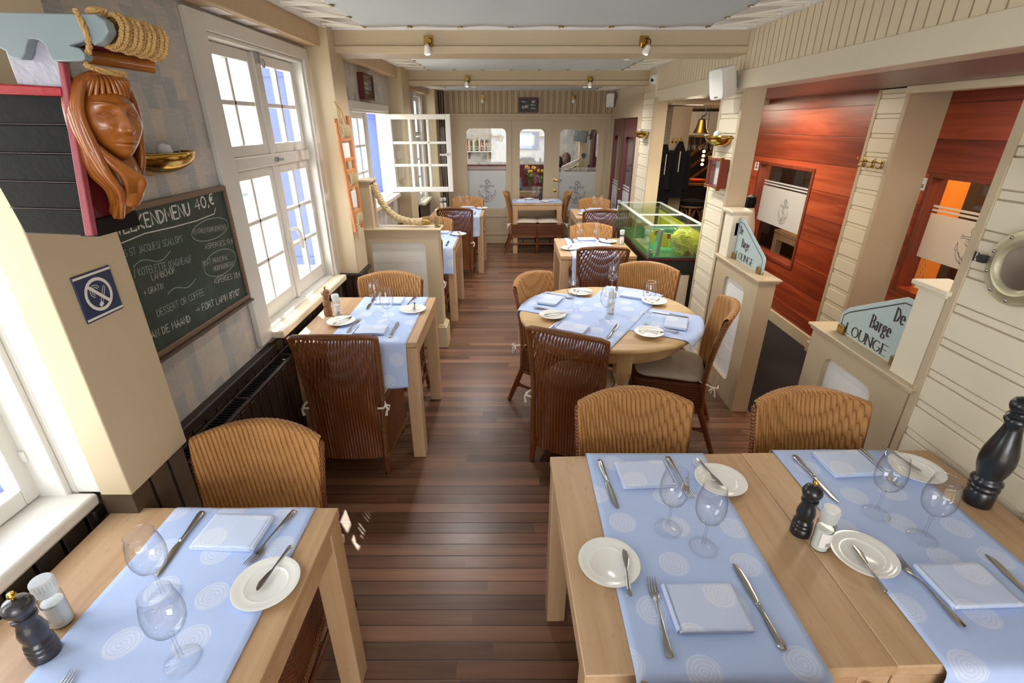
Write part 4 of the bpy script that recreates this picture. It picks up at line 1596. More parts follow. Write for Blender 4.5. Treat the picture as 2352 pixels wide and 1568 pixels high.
BIGP = [(.030, 0), (.031, .003), (.031, .04), (.028, .045), (.032, .050), (.032, .056), (.028, .061), (.033, .067), (.033, .074), (.028, .080), (.026, .086), (.033, .110), (.036, .135), (.034, .160), (.026, .195), (.0195, .225), (.0185, .240), (.024, .247), (.025, .252), (.021, .258), (.024, .263), (.020, .268)]

G_ = {'glass': (mk_glass, 'stemmed wine glasses'), 'plate': (mk_plate, 'white bread plates'), 'knife': (mk_knife, 'table knives'), 'fork': (mk_fork, 'table forks'),
      'butter': (mk_butter, 'butter knives on plates'), 'napkin': (mk_napkin, 'folded blue napkins'), 'salt': (mk_salt, 'salt grinders')}


def put(kind, x, y, rz, label, z=ZR):
    mk, gr = G_[kind]
    return inst(kind, mk, (x, y, z), radians(rz), label, gr)


def ang(x0, y0, x1, y1):
    """rotation so that local +y points from 0 to 1"""
    return math.degrees(atan2(-(x1 - x0), y1 - y0))


def between(kind, x0, y0, x1, y1, label, f=.5, z=ZR):
    """lay a long item from handle end 0 to tip 1"""
    return put(kind, x0 + (x1 - x0) * f, y0 + (y1 - y0) * f, ang(x0, y0, x1, y1), label, z)


def butter_on(px, py, rz, label):
    return put('butter', px, py, rz, label, ZR + .0125)


# ---- bottom-left table
runner('table_runner', drape(.391, 1.134, .22, .03), .42, M['cloth'], 'blue spiral runner on the bottom-left table by the near window', -.803, 0, 0, seed=1)
T1 = 'the bottom-left foreground table'
between('knife', -.922, 1.11, -.909, .89, 'table knife left of the napkin on ' + T1)
put('napkin', -.787, 1.027, 178, 'folded napkin at the far side of ' + T1)
between('fork', -.650, 1.105, -.690, .93, 'table fork right of the napkin on ' + T1)
put('plate', -.613, .858, 0, 'bread plate at the right edge of ' + T1)
butter_on(-.612, .90, ang(-.6, .97, -.63, .82), 'butter knife on the bread plate of ' + T1)
put('glass', -.851, .829, 20, 'wine glass farther from us on ' + T1)
put('glass', -.711, .675, 50, 'wine glass nearer to us on ' + T1)
put('salt', -1.047, .766, -10, 'clear salt grinder with barcode on ' + T1, ZT)
mk_dark = mill_maker(1.04, 'milldark')
inst('mill_dark', mk_dark, (-1.018, .689, ZT), 0, 'dark pepper mill in the bottom left corner on ' + T1)
between('fork', -.93, .44, -.92, .65, 'fork with only its tines in view at the bottom photo edge')

# ---- double table, left half
runner('table_runner', drape(.643, 1.402, .20, .02), .412, M['cloth'], 'blue spiral runner on the left half of the foreground double table', .466, 0, 0, seed=2)
T2 = 'the left half of the front double table'
between('knife', .300, 1.355, .315, 1.13, 'knife at the far left setting of ' + T2)
put('napkin', .434, 1.274, 183, 'napkin at the far setting of ' + T2)
between('fork', .538, 1.37, .556, 1.175, 'fork near the plate over the double table seam')
put('plate', .671, 1.243, 0, 'bread plate over the seam of the front double table')
butter_on(.648, 1.275, ang(.632, 1.348, .664, 1.21), 'butter knife on the far plate of ' + T2)
put('glass', .445, 1.048, 10, 'wine glass left of its neighbour on ' + T2)
put('glass', .522, .982, 70, 'wine glass right of its neighbour on ' + T2)
put('plate', .254, .922, 0, 'bread plate at the left table edge of ' + T2)
butter_on(.293, .892, ang(.286, .833, .300, .965), 'butter knife on the near plate of ' + T2)
between('fork', .340, .665, .353, .885, 'fork at the near setting of ' + T2)
put('napkin', .464, .795, 1, 'large napkin at the near setting of ' + T2)
between('knife', .597, .690, .584, .92, 'knife right of the near napkin on ' + T2)

# ---- double table, right half
runner('table_runner', drape(.661, 1.422, .26, .02), .425, M['cloth'], 'blue spiral runner on the right half of the foreground double table', 1.138, 0, 0, seed=5)
T3 = 'the right half of the front double table'
between('knife', .982, 1.385, .993, 1.15, 'knife at the far left setting of ' + T3)
put('napkin', 1.135, 1.33, 184, 'napkin at the far setting of ' + T3)
between('fork', 1.240, 1.415, 1.232, 1.22, 'fork behind the wine glass on ' + T3)
put('plate', 1.345, 1.30, 0, 'bread plate near the cladded pillar on ' + T3)
butter_on(1.330, 1.345, ang(1.316, 1.42, 1.345, 1.276), 'butter knife on the far plate of ' + T3)
put('glass', 1.082, 1.108, 30, 'wine glass left of its neighbour on ' + T3)
put('glass', 1.146, 1.013, 80, 'wine glass right of its neighbour on ' + T3)
put('plate', .937, .948, 0, 'bread plate at the near side of ' + T3)
butter_on(.919, .905, ang(.913, .835, .926, .975), 'butter knife on the near plate of ' + T3)
between('fork', 1.036, .735, 1.023, .955, 'fork right of the near plate on ' + T3)
put('napkin', 1.136, .857, 2, 'large napkin at the near setting of ' + T3)
between('knife', 1.262, .715, 1.274, .955, 'knife at the right picture edge on ' + T3)
mk_black = mill_maker(1.0, 'millblack')
inst('mill_black', mk_black, (.818, 1.037, ZT), 0, 'small black pepper mill beside a salt grinder on the double table seam')
put('salt', .842, .985, 15, 'salt grinder beside the small black pepper mill on the double table', ZT)
inst('mill_big', mill_maker(1.18, 'millblack', prof=BIGP), (1.426, 1.159, ZT), 0, 'tall black pepper mill at the right edge by the porthole pillar')

# ---- second window table
runner('table_runner', drape(2.348, 3.092, .26, .02), .425, M['cloth'], 'blue spiral runner on the sunlit second window table', -.775, 0, 0, seed=9)
T4 = 'the sunlit second window table'
inst('mill_walnut', mill_maker(.98, 'turned'), (-1.114, 2.756, ZT), 0, 'walnut pepper mill by the tall window')
put('salt', -1.053, 2.742, 40, 'salt grinder beside the walnut pepper mill', ZT)
put('glass', -.821, 2.771, 0, 'left one of two wine glasses on ' + T4)
put('glass', -.717, 2.622, 0, 'right one of two wine glasses on ' + T4)
put('plate', -.613, 2.826, 0, 'bread plate at the right far side of ' + T4)
butter_on(-.610, 2.86, ang(-.63, 2.95, -.60, 2.79), 'butter knife on the right far plate of ' + T4)
put('plate', -.994, 2.624, 0, 'bread plate in the sun patch of ' + T4)
butter_on(-.985, 2.63, -30, 'butter knife on the sunlit plate of ' + T4)
put('napkin', -.80, 2.985, 180, 'napkin at the far setting of ' + T4)
between('fork', -.648, 3.06, -.668, 2.90, 'fork at the far setting of ' + T4)
between('knife', -.915, 3.06, -.905, 2.85, 'knife at the far setting of ' + T4)
between('fork', -.912, 2.47, -.905, 2.68, 'fork at the near setting of ' + T4)
between('knife', -.663, 2.40, -.663, 2.63, 'knife at the near setting of ' + T4)
put('napkin', -.785, 2.50, 0, 'napkin behind the chair back on ' + T4)

# ---- round table: two crossing runners
RX, RY = .59, 2.79
def round_runner(ang_, label, seed, d0, d1, w=.42, z=ZT):
    p = drape(-.545, .545, d0, d1, z)
    o = runner('table_runner', p, w, M['cloth'], label, RX, RY, ang_, seed=seed)
    for v in o.data.vertices:                                     # let the corners beyond the round edge fall
        r = sqrt(v.co.x ** 2 + v.co.y ** 2)
        if r > .543:
            ex = r - .543
            a = atan2(v.co.y, v.co.x)
            rn = .543 + min(ex, .02) * .6 + .006
            v.co.x, v.co.y = rn * cos(a), rn * sin(a)
            v.co.z = min(v.co.z, z - max(0, ex - .004) * 1.1)
    return o
round_runner(radians(62), 'lower blue spiral runner across the round table, left to right', 13, .03, .06)
round_runner(radians(-31), 'upper blue spiral runner across the round table, front to back', 14, .03, .03, .40, ZT + .0026)
T5 = 'the round table'
ZRR = ZR + .003
for x, y, lab in ((.371, 2.832, 'leftmost wine glass on '), (.546, 2.642, 'wine glass nearest us on '), (.818, 2.749, 'rightmost wine glass on '), (.678, 3.16, 'wine glass farthest from us on ')):
    put('glass', x, y, x * 100, lab + T5, ZRR)
put('salt', .601, 2.775, 30, 'salt grinder in the middle of ' + T5, ZRR)
for x, y, lab, br in ((.467, 3.155, 'farthest-left', 60), (.243, 2.72, 'leftmost', 110), (.753, 2.455, 'nearest', 75), (.919, 2.969, 'far right', -35)):
    put('plate', x, y, 0, lab + ' bread plate on ' + T5, ZRR)
    put('butter', x + .01, y + .005, br, 'butter knife on the ' + lab + ' plate of ' + T5, ZRR + .0125)
for x, y, a, lab in ((.254, 3.0, 65, 'napkin at the left chair of '), (.34, 2.52, -28, 'napkin at the near left chair of '), (.946, 2.60, 68, 'napkin at the right chair of '), (.82, 3.09, 150, 'napkin at the far chair of ')):
    put('napkin', x, y, a, lab + T5, ZRR)
for x0, y0, x1, y1, lab in ((.150, 2.86, .325, 2.77, 'knife at the left chair of '), (.52, 2.40, .60, 2.57, 'knife at the near left chair of '), (1.045, 2.69, .865, 2.80, 'knife at the right chair of '), (.74, 3.28, .69, 3.06, 'knife at the far chair of ')):
    between('knife', x0, y0, x1, y1, lab + T5, z=ZRR)
for x0, y0, x1, y1, lab in ((.24, 3.13, .40, 3.04, 'fork at the left chair of '), (.22, 2.50, .29, 2.66, 'fork at the near left chair of '), (.92, 2.46, .76, 2.58, 'fork at the right chair of '), (.93, 3.17, .86, 2.98, 'fork at the far chair of ')):
    between('fork', x0, y0, x1, y1, lab + T5, z=ZRR)


# ---- the small distant tables, all laid the same way
def lay(cx, cy, rx, desc, d0, side, salt=None, seed=0, rz=0):
    runner('table_runner', drape(cy - .376, cy + .370, d0, .02), .42, M['cloth'], 'blue spiral runner on ' + desc, rx, 0, 0, seed=seed)
    s = side
    put('plate', rx + s * .21, cy + .165, 0, 'bread plate on the far side of ' + desc)
    butter_on(rx + s * .21, cy + .19, 20, 'butter knife on the far plate of ' + desc)
    put('plate', rx - s * .21, cy - .12, 0, 'bread plate on the near side of ' + desc)
    butter_on(rx - s * .205, cy - .11, 160, 'butter knife on the near plate of ' + desc)
    put('napkin', rx, cy + .27, 180, 'napkin at the far side of ' + desc)
    put('napkin', rx, cy - .27, 0, 'napkin at the near side of ' + desc)
    for q, nm in ((1, 'far'), (-1, 'near')):
        between('knife', rx - s * q * .14, cy + q * .35, rx - s * q * .14, cy + q * .13, 'knife at the %s side of ' % nm + desc)
        between('fork', rx + s * q * .125, cy + q * .35, rx + s * q * .125, cy + q * .15, 'fork at the %s side of ' % nm + desc)


D3, D4, D6, D7 = 'the table behind the rope half wall', 'the farthest window table', 'the table beside the fish tank', 'the table near the dark red doors'
lay(-.880, 4.91, -.765, D3, .26, 1, seed=21)
put('glass', -.83, 5.09, 0, 'left wine glass on ' + D3)
put('glass', -.735, 4.99, 0, 'right wine glass on ' + D3)
lay(-.707, 6.63, -.62, D4, .26, 1, seed=22)
put('glass', -.70, 6.74, 0, 'left wine glass on ' + D4)
put('glass', -.60, 6.70, 0, 'right wine glass on ' + D4)
put('salt', -.975, 6.86, 0, 'salt grinder on ' + D4, ZT)
put('salt', -.93, 6.90, 0, 'second salt grinder tucked behind the first on ' + D4, ZT)
lay(.765, 4.57, .74, D6, .26, 1, seed=23)
put('glass', .648, 4.70, 0, 'left wine glass on ' + D6)
put('glass', .815, 4.70, 0, 'right wine glass on ' + D6)
put('salt', 1.055, 4.66, 0, 'salt grinder at the right edge of ' + D6, ZT)
lay(1.135, 6.46, 1.13, D7, .26, 1, seed=24)
put('glass', 1.085, 6.60, 0, 'left wine glass on ' + D7)
put('glass', 1.175, 6.58, 0, 'right wine glass on ' + D7)
put('salt', 1.43, 6.66, 0, 'salt grinder at the right edge of ' + D7, ZT)
# back wall table: runner lies crosswise
p = runner('table_runner', drape(-.368, .368, .02, .02), .40, M['cloth'], 'blue runner laid lengthwise on the narrow back wall table', .375, 7.56, pi / 2, seed=25)
T8 = 'the narrow back wall table'
put('glass', .335, 7.60, 0, 'left wine glass on ' + T8)
put('glass', .40, 7.60, 0, 'right wine glass on ' + T8)
inst('mill_black', None, (.435, 7.66, ZT), 0, 'small black pepper mill on ' + T8)
put('napkin', .13, 7.56, 90, 'napkin at the left end of ' + T8)
put('napkin', .62, 7.56, -90, 'napkin at the right end of ' + T8)
put('plate', .26, 7.70, 0, 'bread plate at the rear of ' + T8)
put('plate', .49, 7.44, 0, 'bread plate at the front of ' + T8)

# ---------------------------------------------------------------- ship bow carving with figurehead
def smooth(P, sub=5):
    P = [Vector(p) for p in P]
    out = []
    for i in range(len(P) - 1):
        p0, p1, p2, p3 = P[max(i - 1, 0)], P[i], P[i + 1], P[min(i + 2, len(P) - 1)]
        for k in range(sub):
            t = k / sub
            out.append(0.5 * ((2 * p1) + (p2 - p0) * t + (2 * p0 - 5 * p1 + 4 * p2 - p3) * t * t + (3 * p1 - p0 - 3 * p2 + p3) * t ** 3))
    return out + [P[-1]]


bow = thing('ship_bow_carving', 'black and red ship bow with carved figurehead mounted high at the left', 'ship decoration', (-.98, 1.10, 1.61))
BO = Vector((-.98, 1.10, 1.61))
def BM():
    return MB()
def bbuild(m, name, mat, parent=None, **k):
    for v in m.v:
        v -= BO
    return m.build(name, mat, parent or bow, **k)

m = MB().prism([(-1.20, 1.868), (-.799, 1.858), (-.842, 1.612), (-.972, 1.612), (-.992, 1.74), (-1.20, 1.80)], .988, 1.098, 'xz')
bbuild(m, 'hull', M['maroon'])
zs = [(1.866, 1.8135), (1.8125, 1.7635), (1.7625, 1.712), (1.711, 1.6615), (1.6605, 1.611)]
def hx(z):
    return -.799 - (1.868 - z) * .185
def hl(z):
    return -1.20 if z > 1.80 else (-1.20 + (1.80 - z) / .06 * .208 if z > 1.74 else -.992 + (1.74 - z) / .128 * .02)
for k, (a, b) in enumerate(zs):
    m = MB().prism([(hl(a), a + (0 if k else .0)), (hx(a), a - .004), (hx(b), b - .004), (hl(b), b)], .972, .9885, 'xz')
    bbuild(m, 'hull_plank', M['black'], bev=.002)
    if k:
        bbuild(MB().prism([(hl(a), a + .0014), (hx(a), a - .0024), (hx(a), a - .0040), (hl(a), a - .0002)], .970, .9722, 'xz'), 'plank_seam', M['ink'])
m = MB().prism([(-1.20, 1.890), (-.794, 1.870), (-.797, 1.855), (-1.20, 1.868)], .960, .99, 'xz')
bbuild(m, 'gunwale', M['red'], bev=.003)
m = MB().prism([(-.786, 1.908), (-.777, 1.908), (-.797, 1.80), (-.830, 1.608), (-.846, 1.608), (-.809, 1.80)], .962, .976, 'xz')
bbuild(m, 'stem_post', M['pinkred'], bev=.002)
bbuild(MB().box(-.87, .978, 1.603, -.832, 1.10, 1.636), 'keel_block', M['black'], bev=.002)
m = MB().prism([(-.878, 1.925), (-.878, 1.874), (-.795, 1.866), (-.782, 1.92), (-.80, 1.955), (-.84, 1.955)], .972, .99, 'xz')
bbuild(m, 'bulwark', M['silverpaint'], bev=.002)
rail = [(-0.90, 1.98), (-0.71, 1.976), (-0.69, 1.976), (-0.676, 1.967), (-0.675, 1.95), (-0.69, 1.937), (-0.707, 1.931), (-0.713, 1.941), (-0.724, 1.937), (-0.745, 1.931), (-0.733, 1.927), (-0.727, 1.92), (-0.729, 1.911), (-0.736, 1.908), (-0.786, 1.908), (-0.789, 1.931), (-0.795, 1.938), (-0.805, 1.941), (-0.814, 1.94), (-0.821, 1.931), (-0.827, 1.92), (-0.837, 1.911), (-0.85, 1.912), (-0.858, 1.916), (-0.859, 1.923), (-0.90, 1.945)]
bbuild(MB().prism(rail, .952, .972, 'xz'), 'cheek_board', M['greyrail'], bev=.002)
m = MB().cyl((-.79, 1.0, 1.926), (-.700, 1.085, 1.914), .0135, .0135, 20)
bbuild(m, 'bowsprit', M['spar'])
m = MB().cyl((-.80, 1.0, 1.957), (-.668, 1.075, 1.946), .022, .022, 20)
bbuild(m, 'upper_spar', M['maroon'])
m = MB()
A, B = Vector((-.694, .985, 1.957)), Vector((-.672, 1.064, 1.948))
ax = (B - A).normalized()
e1 = ax.cross(Vector((0, 0, 1))).normalized()
e2 = e1.cross(ax)
nt = 11
for k in range(nt):
    c = A.lerp(B, k / (nt - 1))
    R = .0260 + .002 * sin(k * 2.1)
    ring = [c + (e1 * cos(2 * pi * q / 20) + e2 * sin(2 * pi * q / 20)) * R + ax * .004 * sin(q * .3) for q in range(21)]
    rope(m, ring, .0048, 3, 14, 5, sub=2)
for pth in ([(-.722, .957, 1.982), (-.714, .949, 1.970), (-.710, .949, 1.945), (-.716, .953, 1.928), (-.726, .96, 1.922)], [(-.735, .958, 1.905), (-.728, .962, 1.899), (-.715, .985, 1.894), (-.705, 1.01, 1.893)], [(-.71, .965, 1.981), (-.700, .97, 1.985), (-.694, .985, 1.985)]):
    rope(m, pth, .0055, 3, 8, 5)
bbuild(m, 'rope_lashing', M['rope'])

# the face: an egg with carved features, looking along the bow
def face_d(x, z):
    ax_ = abs(x)
    g = lambda v, c, s_: exp(-((v - c) / s_) ** 2)
    d = 0.0
    if -.034 < z < .030:
        t = min(1, max(0, (.020 - z) / .044))
        fall = 1 if z > -.026 else max(0, 1 - (-.026 - z) / .006)
        top = 1 if z < .018 else max(0, 1 - (z - .018) / .012)
        d += (.003 + .0150 * t) * fall * top * exp(-(x / (.0062 + .0035 * t)) ** 2)
        d += .005 * g(z, -.022, .005) * g(ax_, .0085, .0045)
    d += .0055 * g(z, .027 + .1 * ax_, .0055) * g(ax_, .022, .017)
    d -= .0085 * g(z, .012, .0085) * g(ax_, .024, .014)
    d += .0062 * g(z, .0105, .0055) * g(ax_, .0245, .0095)
    d += .0050 * g(z, -.0445, .0036) * exp(-(x / .014) ** 2) + .0058 * g(z, -.0530, .0042) * exp(-(x / .0125) ** 2)
    d -= .0042 * g(z, -.0487 + .06 * max(0, ax_ - .01), .0016) * exp(-(x / .019) ** 2)
    d += .0075 * g(z, -.072, .011) * exp(-(x / .017) ** 2)
    d += .0040 * g(z, -.014, .017) * g(ax_, .033, .015)
    return d


def jaw(z):
    return 1 - .36 * max(0, (-.005 - z) / .08) ** 1.25


def face_surf(x, z, ry=.064):
    xx = x / jaw(z)
    q = max(0, 1 - (xx / .060) ** 2 - (z / .086) ** 2)
    return -ry * sqrt(q) - face_d(x, z)


HM = Matrix.Translation((-.790, 1.034, 1.815)) @ Matrix.Rotation(radians(69), 4, 'Z') @ Matrix.Rotation(radians(-3), 4, 'X') @ Matrix.Diagonal((.95, .92, .86, 1.0))
def egg(u, v):
    a, p = 2 * pi * u, pi * v
    x, y, z = .060 * sin(p) * cos(a), .064 * sin(p) * sin(a), .086 * cos(p)
    x *= jaw(z)
    if y < 0:
        y -= face_d(x, z) * min(1, -y / .02)
    return (x, y, z)
m = MB().grid(egg, 150, 130, cu=True, M=HM)
for sx in (-1, 1):                                                    # carved lids, irises and brows
    up = [(sx * (.0115 + .0265 * i / 12), .0115 + .0078 * sin(pi * i / 12) - .0015 * i / 12) for i in range(13)]
    lo = [(sx * (.0115 + .0265 * i / 12), .0100 - .0062 * sin(pi * i / 12)) for i in range(13)]
    for ln, r in ((up, .0017), (lo, .0012)):
        m.tube([(x, face_surf(x, z) - .0006, z) for x, z in ln], r, 6, M=HM)
    ring = [(sx * .0245 + .0040 * cos(2 * pi * i / 14), .0108 + .0040 * sin(2 * pi * i / 14)) for i in range(14)]
    m.tube([(x, face_surf(x, z) - .0002, z) for x, z in ring], .0007, 5, True, M=HM)
    br = [(sx * (.008 + .034 * i / 10), .0285 + .0062 * sin(pi * .62 * i / 10) - .001) for i in range(11)]
    m.tube([(x, face_surf(x, z) + .0002, z) for x, z in br], [.0014 + .0008 * sin(pi * i / 10) for i in range(11)], 6, M=HM)
head = bbuild(m, 'figurehead', M['carved'], ang=80)
m = MB()
def cap(u, v):
    a, p = 2 * pi * u, pi * .62 * v
    k = 1 + .018 * sin(a * 34 + 3 * sin(p * 5))
    return (.0665 * k * sin(p) * cos(a), .021 + .068 * k * sin(p) * sin(a), .004 + .0905 * cos(p) * (1 + .006 * sin(a * 30)))
m.grid(cap, 120, 40, cu=True, M=HM)
def bust(u, v):
    a, p = 2 * pi * u, pi * v
    return (.004 + .036 * sin(p) * cos(a), .010 + .028 * sin(p) * sin(a), -.112 + .078 * cos(p))
m.grid(bust, 24, 16, cu=True, M=HM)
rr = random.Random(4)
for sd in (-1, 1):
    for i in range(17 if sd < 0 else 0):
        q = i / 16
        j = lambda s_: rr.uniform(-s_, s_)
        P = [(sd * .006, -.042 + .085 * q, .093 - .012 * q * q), (sd * (.040 + .008 * q), -.046 + .050 * q, .076 - .006 * q), (sd * (.062 + .003 * sin(q * 3)), -.040 + .036 * q, .022 + j(.003)),
             (sd * (.062 + j(.003)), -.038 + .036 * q, -.040), (sd * (.052 + j(.004)), -.036 + .052 * q, -.098 + j(.004)), (sd * (.034 - .006 * q) + .008 + j(.004), -.018 + .048 * q, -.152), (sd * (.016 + j(.004)) + .004, .040 + .030 * q, -.205 + j(.008))]
        pts = smooth(P, 6)
        n = len(pts)
        m.tube(pts, [.0052 + .0034 * sin(pi * min(1, .15 + .8 * k / n)) for k in range(n)], 7, M=HM)
    for i in range(12):                                              # fringe
        a = radians(200 + 140 * i / 11)
        x = .050 * cos(a)
        if x * sd < 0:
            continue
        m.tube(smooth([(x * .3, -.030, .094), (x * .75, -.052, .078), (x * 1.02, face_surf(x * 1.0, .050) - .001, .052 - .010 * (x / .05) ** 2)], 4), .0042, 6, M=HM)
for i in range(16):                                                  # locks sweeping below the chin
    q = i / 14
    P = [(-.060 + .012 * q, -.030 - .012 * q, -.035 - .030 * q), (-.044 + .022 * q, -.040 - .004 * q, -.080 - .016 * q), (-.022 + .030 * q, -.040, -.118 - .010 * q), (-.006 + .024 * q, .0 + .004 * q, -.158 - .004 * q), (-.004 + .026 * q, .046 + .006 * q, -.205 + .010 * q)]
    pts = smooth(P, 6)
    n = len(pts)
    m.tube(pts, [.0050 + .0030 * sin(pi * min(1, .2 + .7 * k / n)) for k in range(n)], 7, M=HM)
for i in range(9):                                                   # far side of the head
    q = i / 8
    P = [(.006, -.036 + .07 * q, .093), (.044, -.030 + .07 * q, .072), (.062, -.012 + .05 * q, .018), (.058, .0 + .03 * q, -.045), (.046, .004 + .02 * q, -.10), (.026, .03 + .01 * q, -.155), (.014, .045, -.195)]
    m.tube(smooth(P, 5), [.007] * 26 + [.005] * 5, 7, M=HM)
h = bbuild(m, 'hair', M['carved'], head, ang=70)

# ---------------------------------------------------------------- chalk menu board
bd = thing('menu_chalkboard', 'green menu chalkboard with chalk writing beside the tall window', 'chalkboard', (-1.30, 1.80, 1.05))
MB().box(0, -.44, .004, .018, .435, .50).build('board', M['board'], bd)
m = MB()
for a, b, c, d in ((-.455, .448, -.012, .008), (-.455, .448, .492, .512), (-.455, -.437, .008, .492), (.431, .448, .008, .492)):
    m.box(0, a, c, .028, b, d)
m.build('frame', simple('board_frame_wood', '#7d6653', .5), bd, bev=.003)
MB().box(0, -.40, -.022, .045, .44, -.012).build('chalk_ledge', simple('board_ledge_wood', '#5b4a3c', .5), bd, bev=.002)
LINES = [('WEEKENDMENU', 1.562, 1.480, 1.979, 1.481, .046, 0, 1.0), ('40,€', 2.012, 1.490, 2.158, 1.499, .042, 0, 1.0), ('COQUILLES ST JACQUES/ SCALLOPS', 1.47, 1.413, 1.886, 1.393, .024, 1, .45),
         ('ENTRE/VOORGERECHT', 1.963, 1.404, 2.195, 1.380, .019, 0, .4), ('ASPERGES 17,€', 2.008, 1.333, 2.225, 1.311, .021, 0, .45), ("KOTELET / KOTELETTE D'AGNEAU/", 1.47, 1.347, 1.902, 1.307, .025, 1, .45),
         ('LAMBCHOP', 1.666, 1.302, 1.796, 1.293, .022, 0, .45), ('+ GRATIN.', 1.61, 1.264, 1.718, 1.257, .022, 0, .45), ('PLAT PRINCIPAL', 1.966, 1.272, 2.155, 1.252, .021, 0, .4), ('HOOFDGERECHT', 2.03, 1.233, 2.185, 1.215, .020, 0, .4),
         ('ASPERGES 28,€', 2.009, 1.183, 2.220, 1.153, .024, 0, .45), ('DESSERT OR COFFEE', 1.639, 1.173, 1.928, 1.162, .026, 1, .45), ('VAN DE MAAND', 1.559, 1.113, 1.803, 1.092, .028, 0, .65), ('-> FORT LAPIN 8°/10°', 1.845, 1.108, 2.180, 1.077, .028, 0, .65)]
rnd.seed(11)
for tx, y0, z0, y1, z1, hgt, dim, wd_ in LINES:
    L = sqrt((y1 - y0) ** 2 + (z1 - z0) ** 2)
    cond = L / text_len(tx, hgt)
    dy, dz = (y1 - y0) / L, (z1 - z0) / L
    put3 = lambda a, b, y0=y0, z0=z0, dy=dy, dz=dz: (.0188, y0 - 1.80 + a * dy - b * dz * .3, z0 - 1.05 + a * dz + b)
    mw = MB()
    write(mw, tx, put3, hgt, wd_, False, .06, .10, cond)
    mw.build('chalk_line', M['chalkdim' if dim else 'chalk'], bd, shade=False)
pt = lambda a, b: (.0188, a - 1.80, b - 1.05)
for pts in ([(1.56, 1.452), (1.7, 1.462), (1.85, 1.455), (2.0, 1.452), (2.13, 1.458), (2.15, 1.480)],):
    mw = MB()
    ribbon(mw, pts, pt, .004)
    mw.build('chalk_flourish', M['chalk'], bd, shade=False)
for pts in (arc(2.08, 1.402, .135, .042, 0, 360, 40), arc(2.09, 1.255, .125, .052, 0, 360, 40), [(1.60 + .20 * t, 1.368 + .012 * sin(t * 7)) for t in [i / 24 for i in range(25)]], [(1.72 + .18 * t, 1.232 + .010 * sin(t * 7)) for t in [i / 24 for i in range(25)]]):
    mg = MB()
    ribbon(mg, pts, pt, .0022)
    mg.build('chalk_flourish', M['chalkdim'], bd, shade=False)

# ---------------------------------------------------------------- no smoking plate
ns = thing('no_smoking_sign', 'blue square no smoking sign on the taupe pillar', 'sign', (-1.10, 1.226, 1.337))
MB().box(0, -.062, 0, .004, .062, .124).build('plate', M['navy'], ns, bev=.001)
m = MB()
pt = lambda a, b: (.0046, a, b)
ribbon(m, [(-.061, .117), (.061, .117)], pt, .006)
ribbon(m, [(-.061, .007), (.061, .007)], pt, .006)
ribbon(m, arc(0, .062, .040, .040, 0, 360, 40), pt, .0085)
ribbon(m, [(-.028, .090), (.028, .034)], lambda a, b: (.0050, a, b), .009)
ribbon(m, [(-.010, .034), (.000, .044), (.018, .074), (.022, .078), (.026, .075), (.010, .047), (-.002, .031), (-.010, .034)], pt, .0018)
ribbon(m, [(-.008, .031), (.003, .038)], pt, .010)
for r in (.010, .016):
    ribbon(m, arc(-.008, .072, r, r, 20, 250, 16), pt, .0018)
m.build('pictogram', M['offwhite'], ns, shade=False)

# ---------------------------------------------------------------- brass wall lamps
def mk_sconce():
    t = thing('wall_lamp', '', 'wall lamp')
    def bowl(u, v, s=1.0):
        a = pi * u
        p = v * pi / 2
        return (.162 * cos(a) * cos(p) * s, .004 + .118 * sin(a) * cos(p) * s, -.072 * sin(p) * s)
    m = MB().grid(lambda u, v: bowl(u, v), 36, 14)
    m.build('bowl', M['brass'], t, solid=.0025, ang=70)
    rim = [(.162 * cos(pi * i / 30), .004 + .118 * sin(pi * i / 30), 0) for i in range(31)]
    MB().tube(rim, .0035, 8).build('rim', M['brass'], t)
    MB().prism([(-.12, -.05), (-.05, -.075), (.05, -.075), (.12, -.05), (.15, 0), (-.15, 0)], 0, .006, 'xz').build('back_plate', M['brassdull'], t)
    MB().lathe([(.012, 0), (.022, .01), (.026, .03), (.020, .048), (0, .056)], 18, Matrix.Translation((0, .05, -.022))).build('bulb', M['bulb'], t)
    return t


SG = 'brass half-bowl wall lamps'
for x, y, z, rz, lab in ((-1.298, 1.87, 1.715, -pi / 2, 'brass half-bowl wall lamp above the chalkboard'), (1.513, 3.76, 1.735, pi / 2, 'brass half-bowl wall lamp on the pillar by the fish tank'),
                         (1.478, 5.86, 1.735, pi / 2, 'brass half-bowl wall lamp on the pillar left of the coats'), (1.513, 1.32, 1.742, pi / 2, 'brass half-bowl wall lamp above the porthole at the right edge'),
                         (-.32, 10.49, 1.61, pi, 'small brass wall lamp on the lounge wall seen through the left back window'), (.62, 10.49, 1.60, pi, 'second brass wall lamp on the lounge wall beside the framed picture')):
    o = inst('sconce', mk_sconce, (x, y, z), rz, lab, SG)
    if y > 10:
        o.scale = (.75, .75, .75)

# ---------------------------------------------------------------- spot lamps on the beams
def mk_spot():
    t = thing('spot_lamp', '', 'spot lamp')
    MB().box(-.03, -.022, -.034, .03, 0, .034).build('base_plate', M['brass'], t, bev=.004)
    m = MB().tube([(0, -.02, -.005), (.005, -.045, -.01), (-.004, -.06, -.03)], .006, 8)
    m.build('arm', M['brass'], t)
    MB().tube(smooth([(.004, -.022, .02), (.025, -.04, .01), (.018, -.05, -.02), (-.002, -.05, -.03)], 4), .003, 6).build('cable', M['darkplastic'], t)
    ax_ = Matrix.Translation((-.006, -.062, -.034)) @ Matrix.Rotation(radians(38), 4, 'X')
    m = MB().lathe([(.010, .012), (.016, .004), (.0235, -.030), (.0245, -.040), (.021, -.0405)], 20, ax_)
    m.build('head', M['plastic'], t)
    MB().lathe([(.0, -.0385), (.0215, -.0385), (.0215, -.0375), (0, -.0375)], 18, ax_, 0, False).build('lens', M['bulb'], t)
    return t


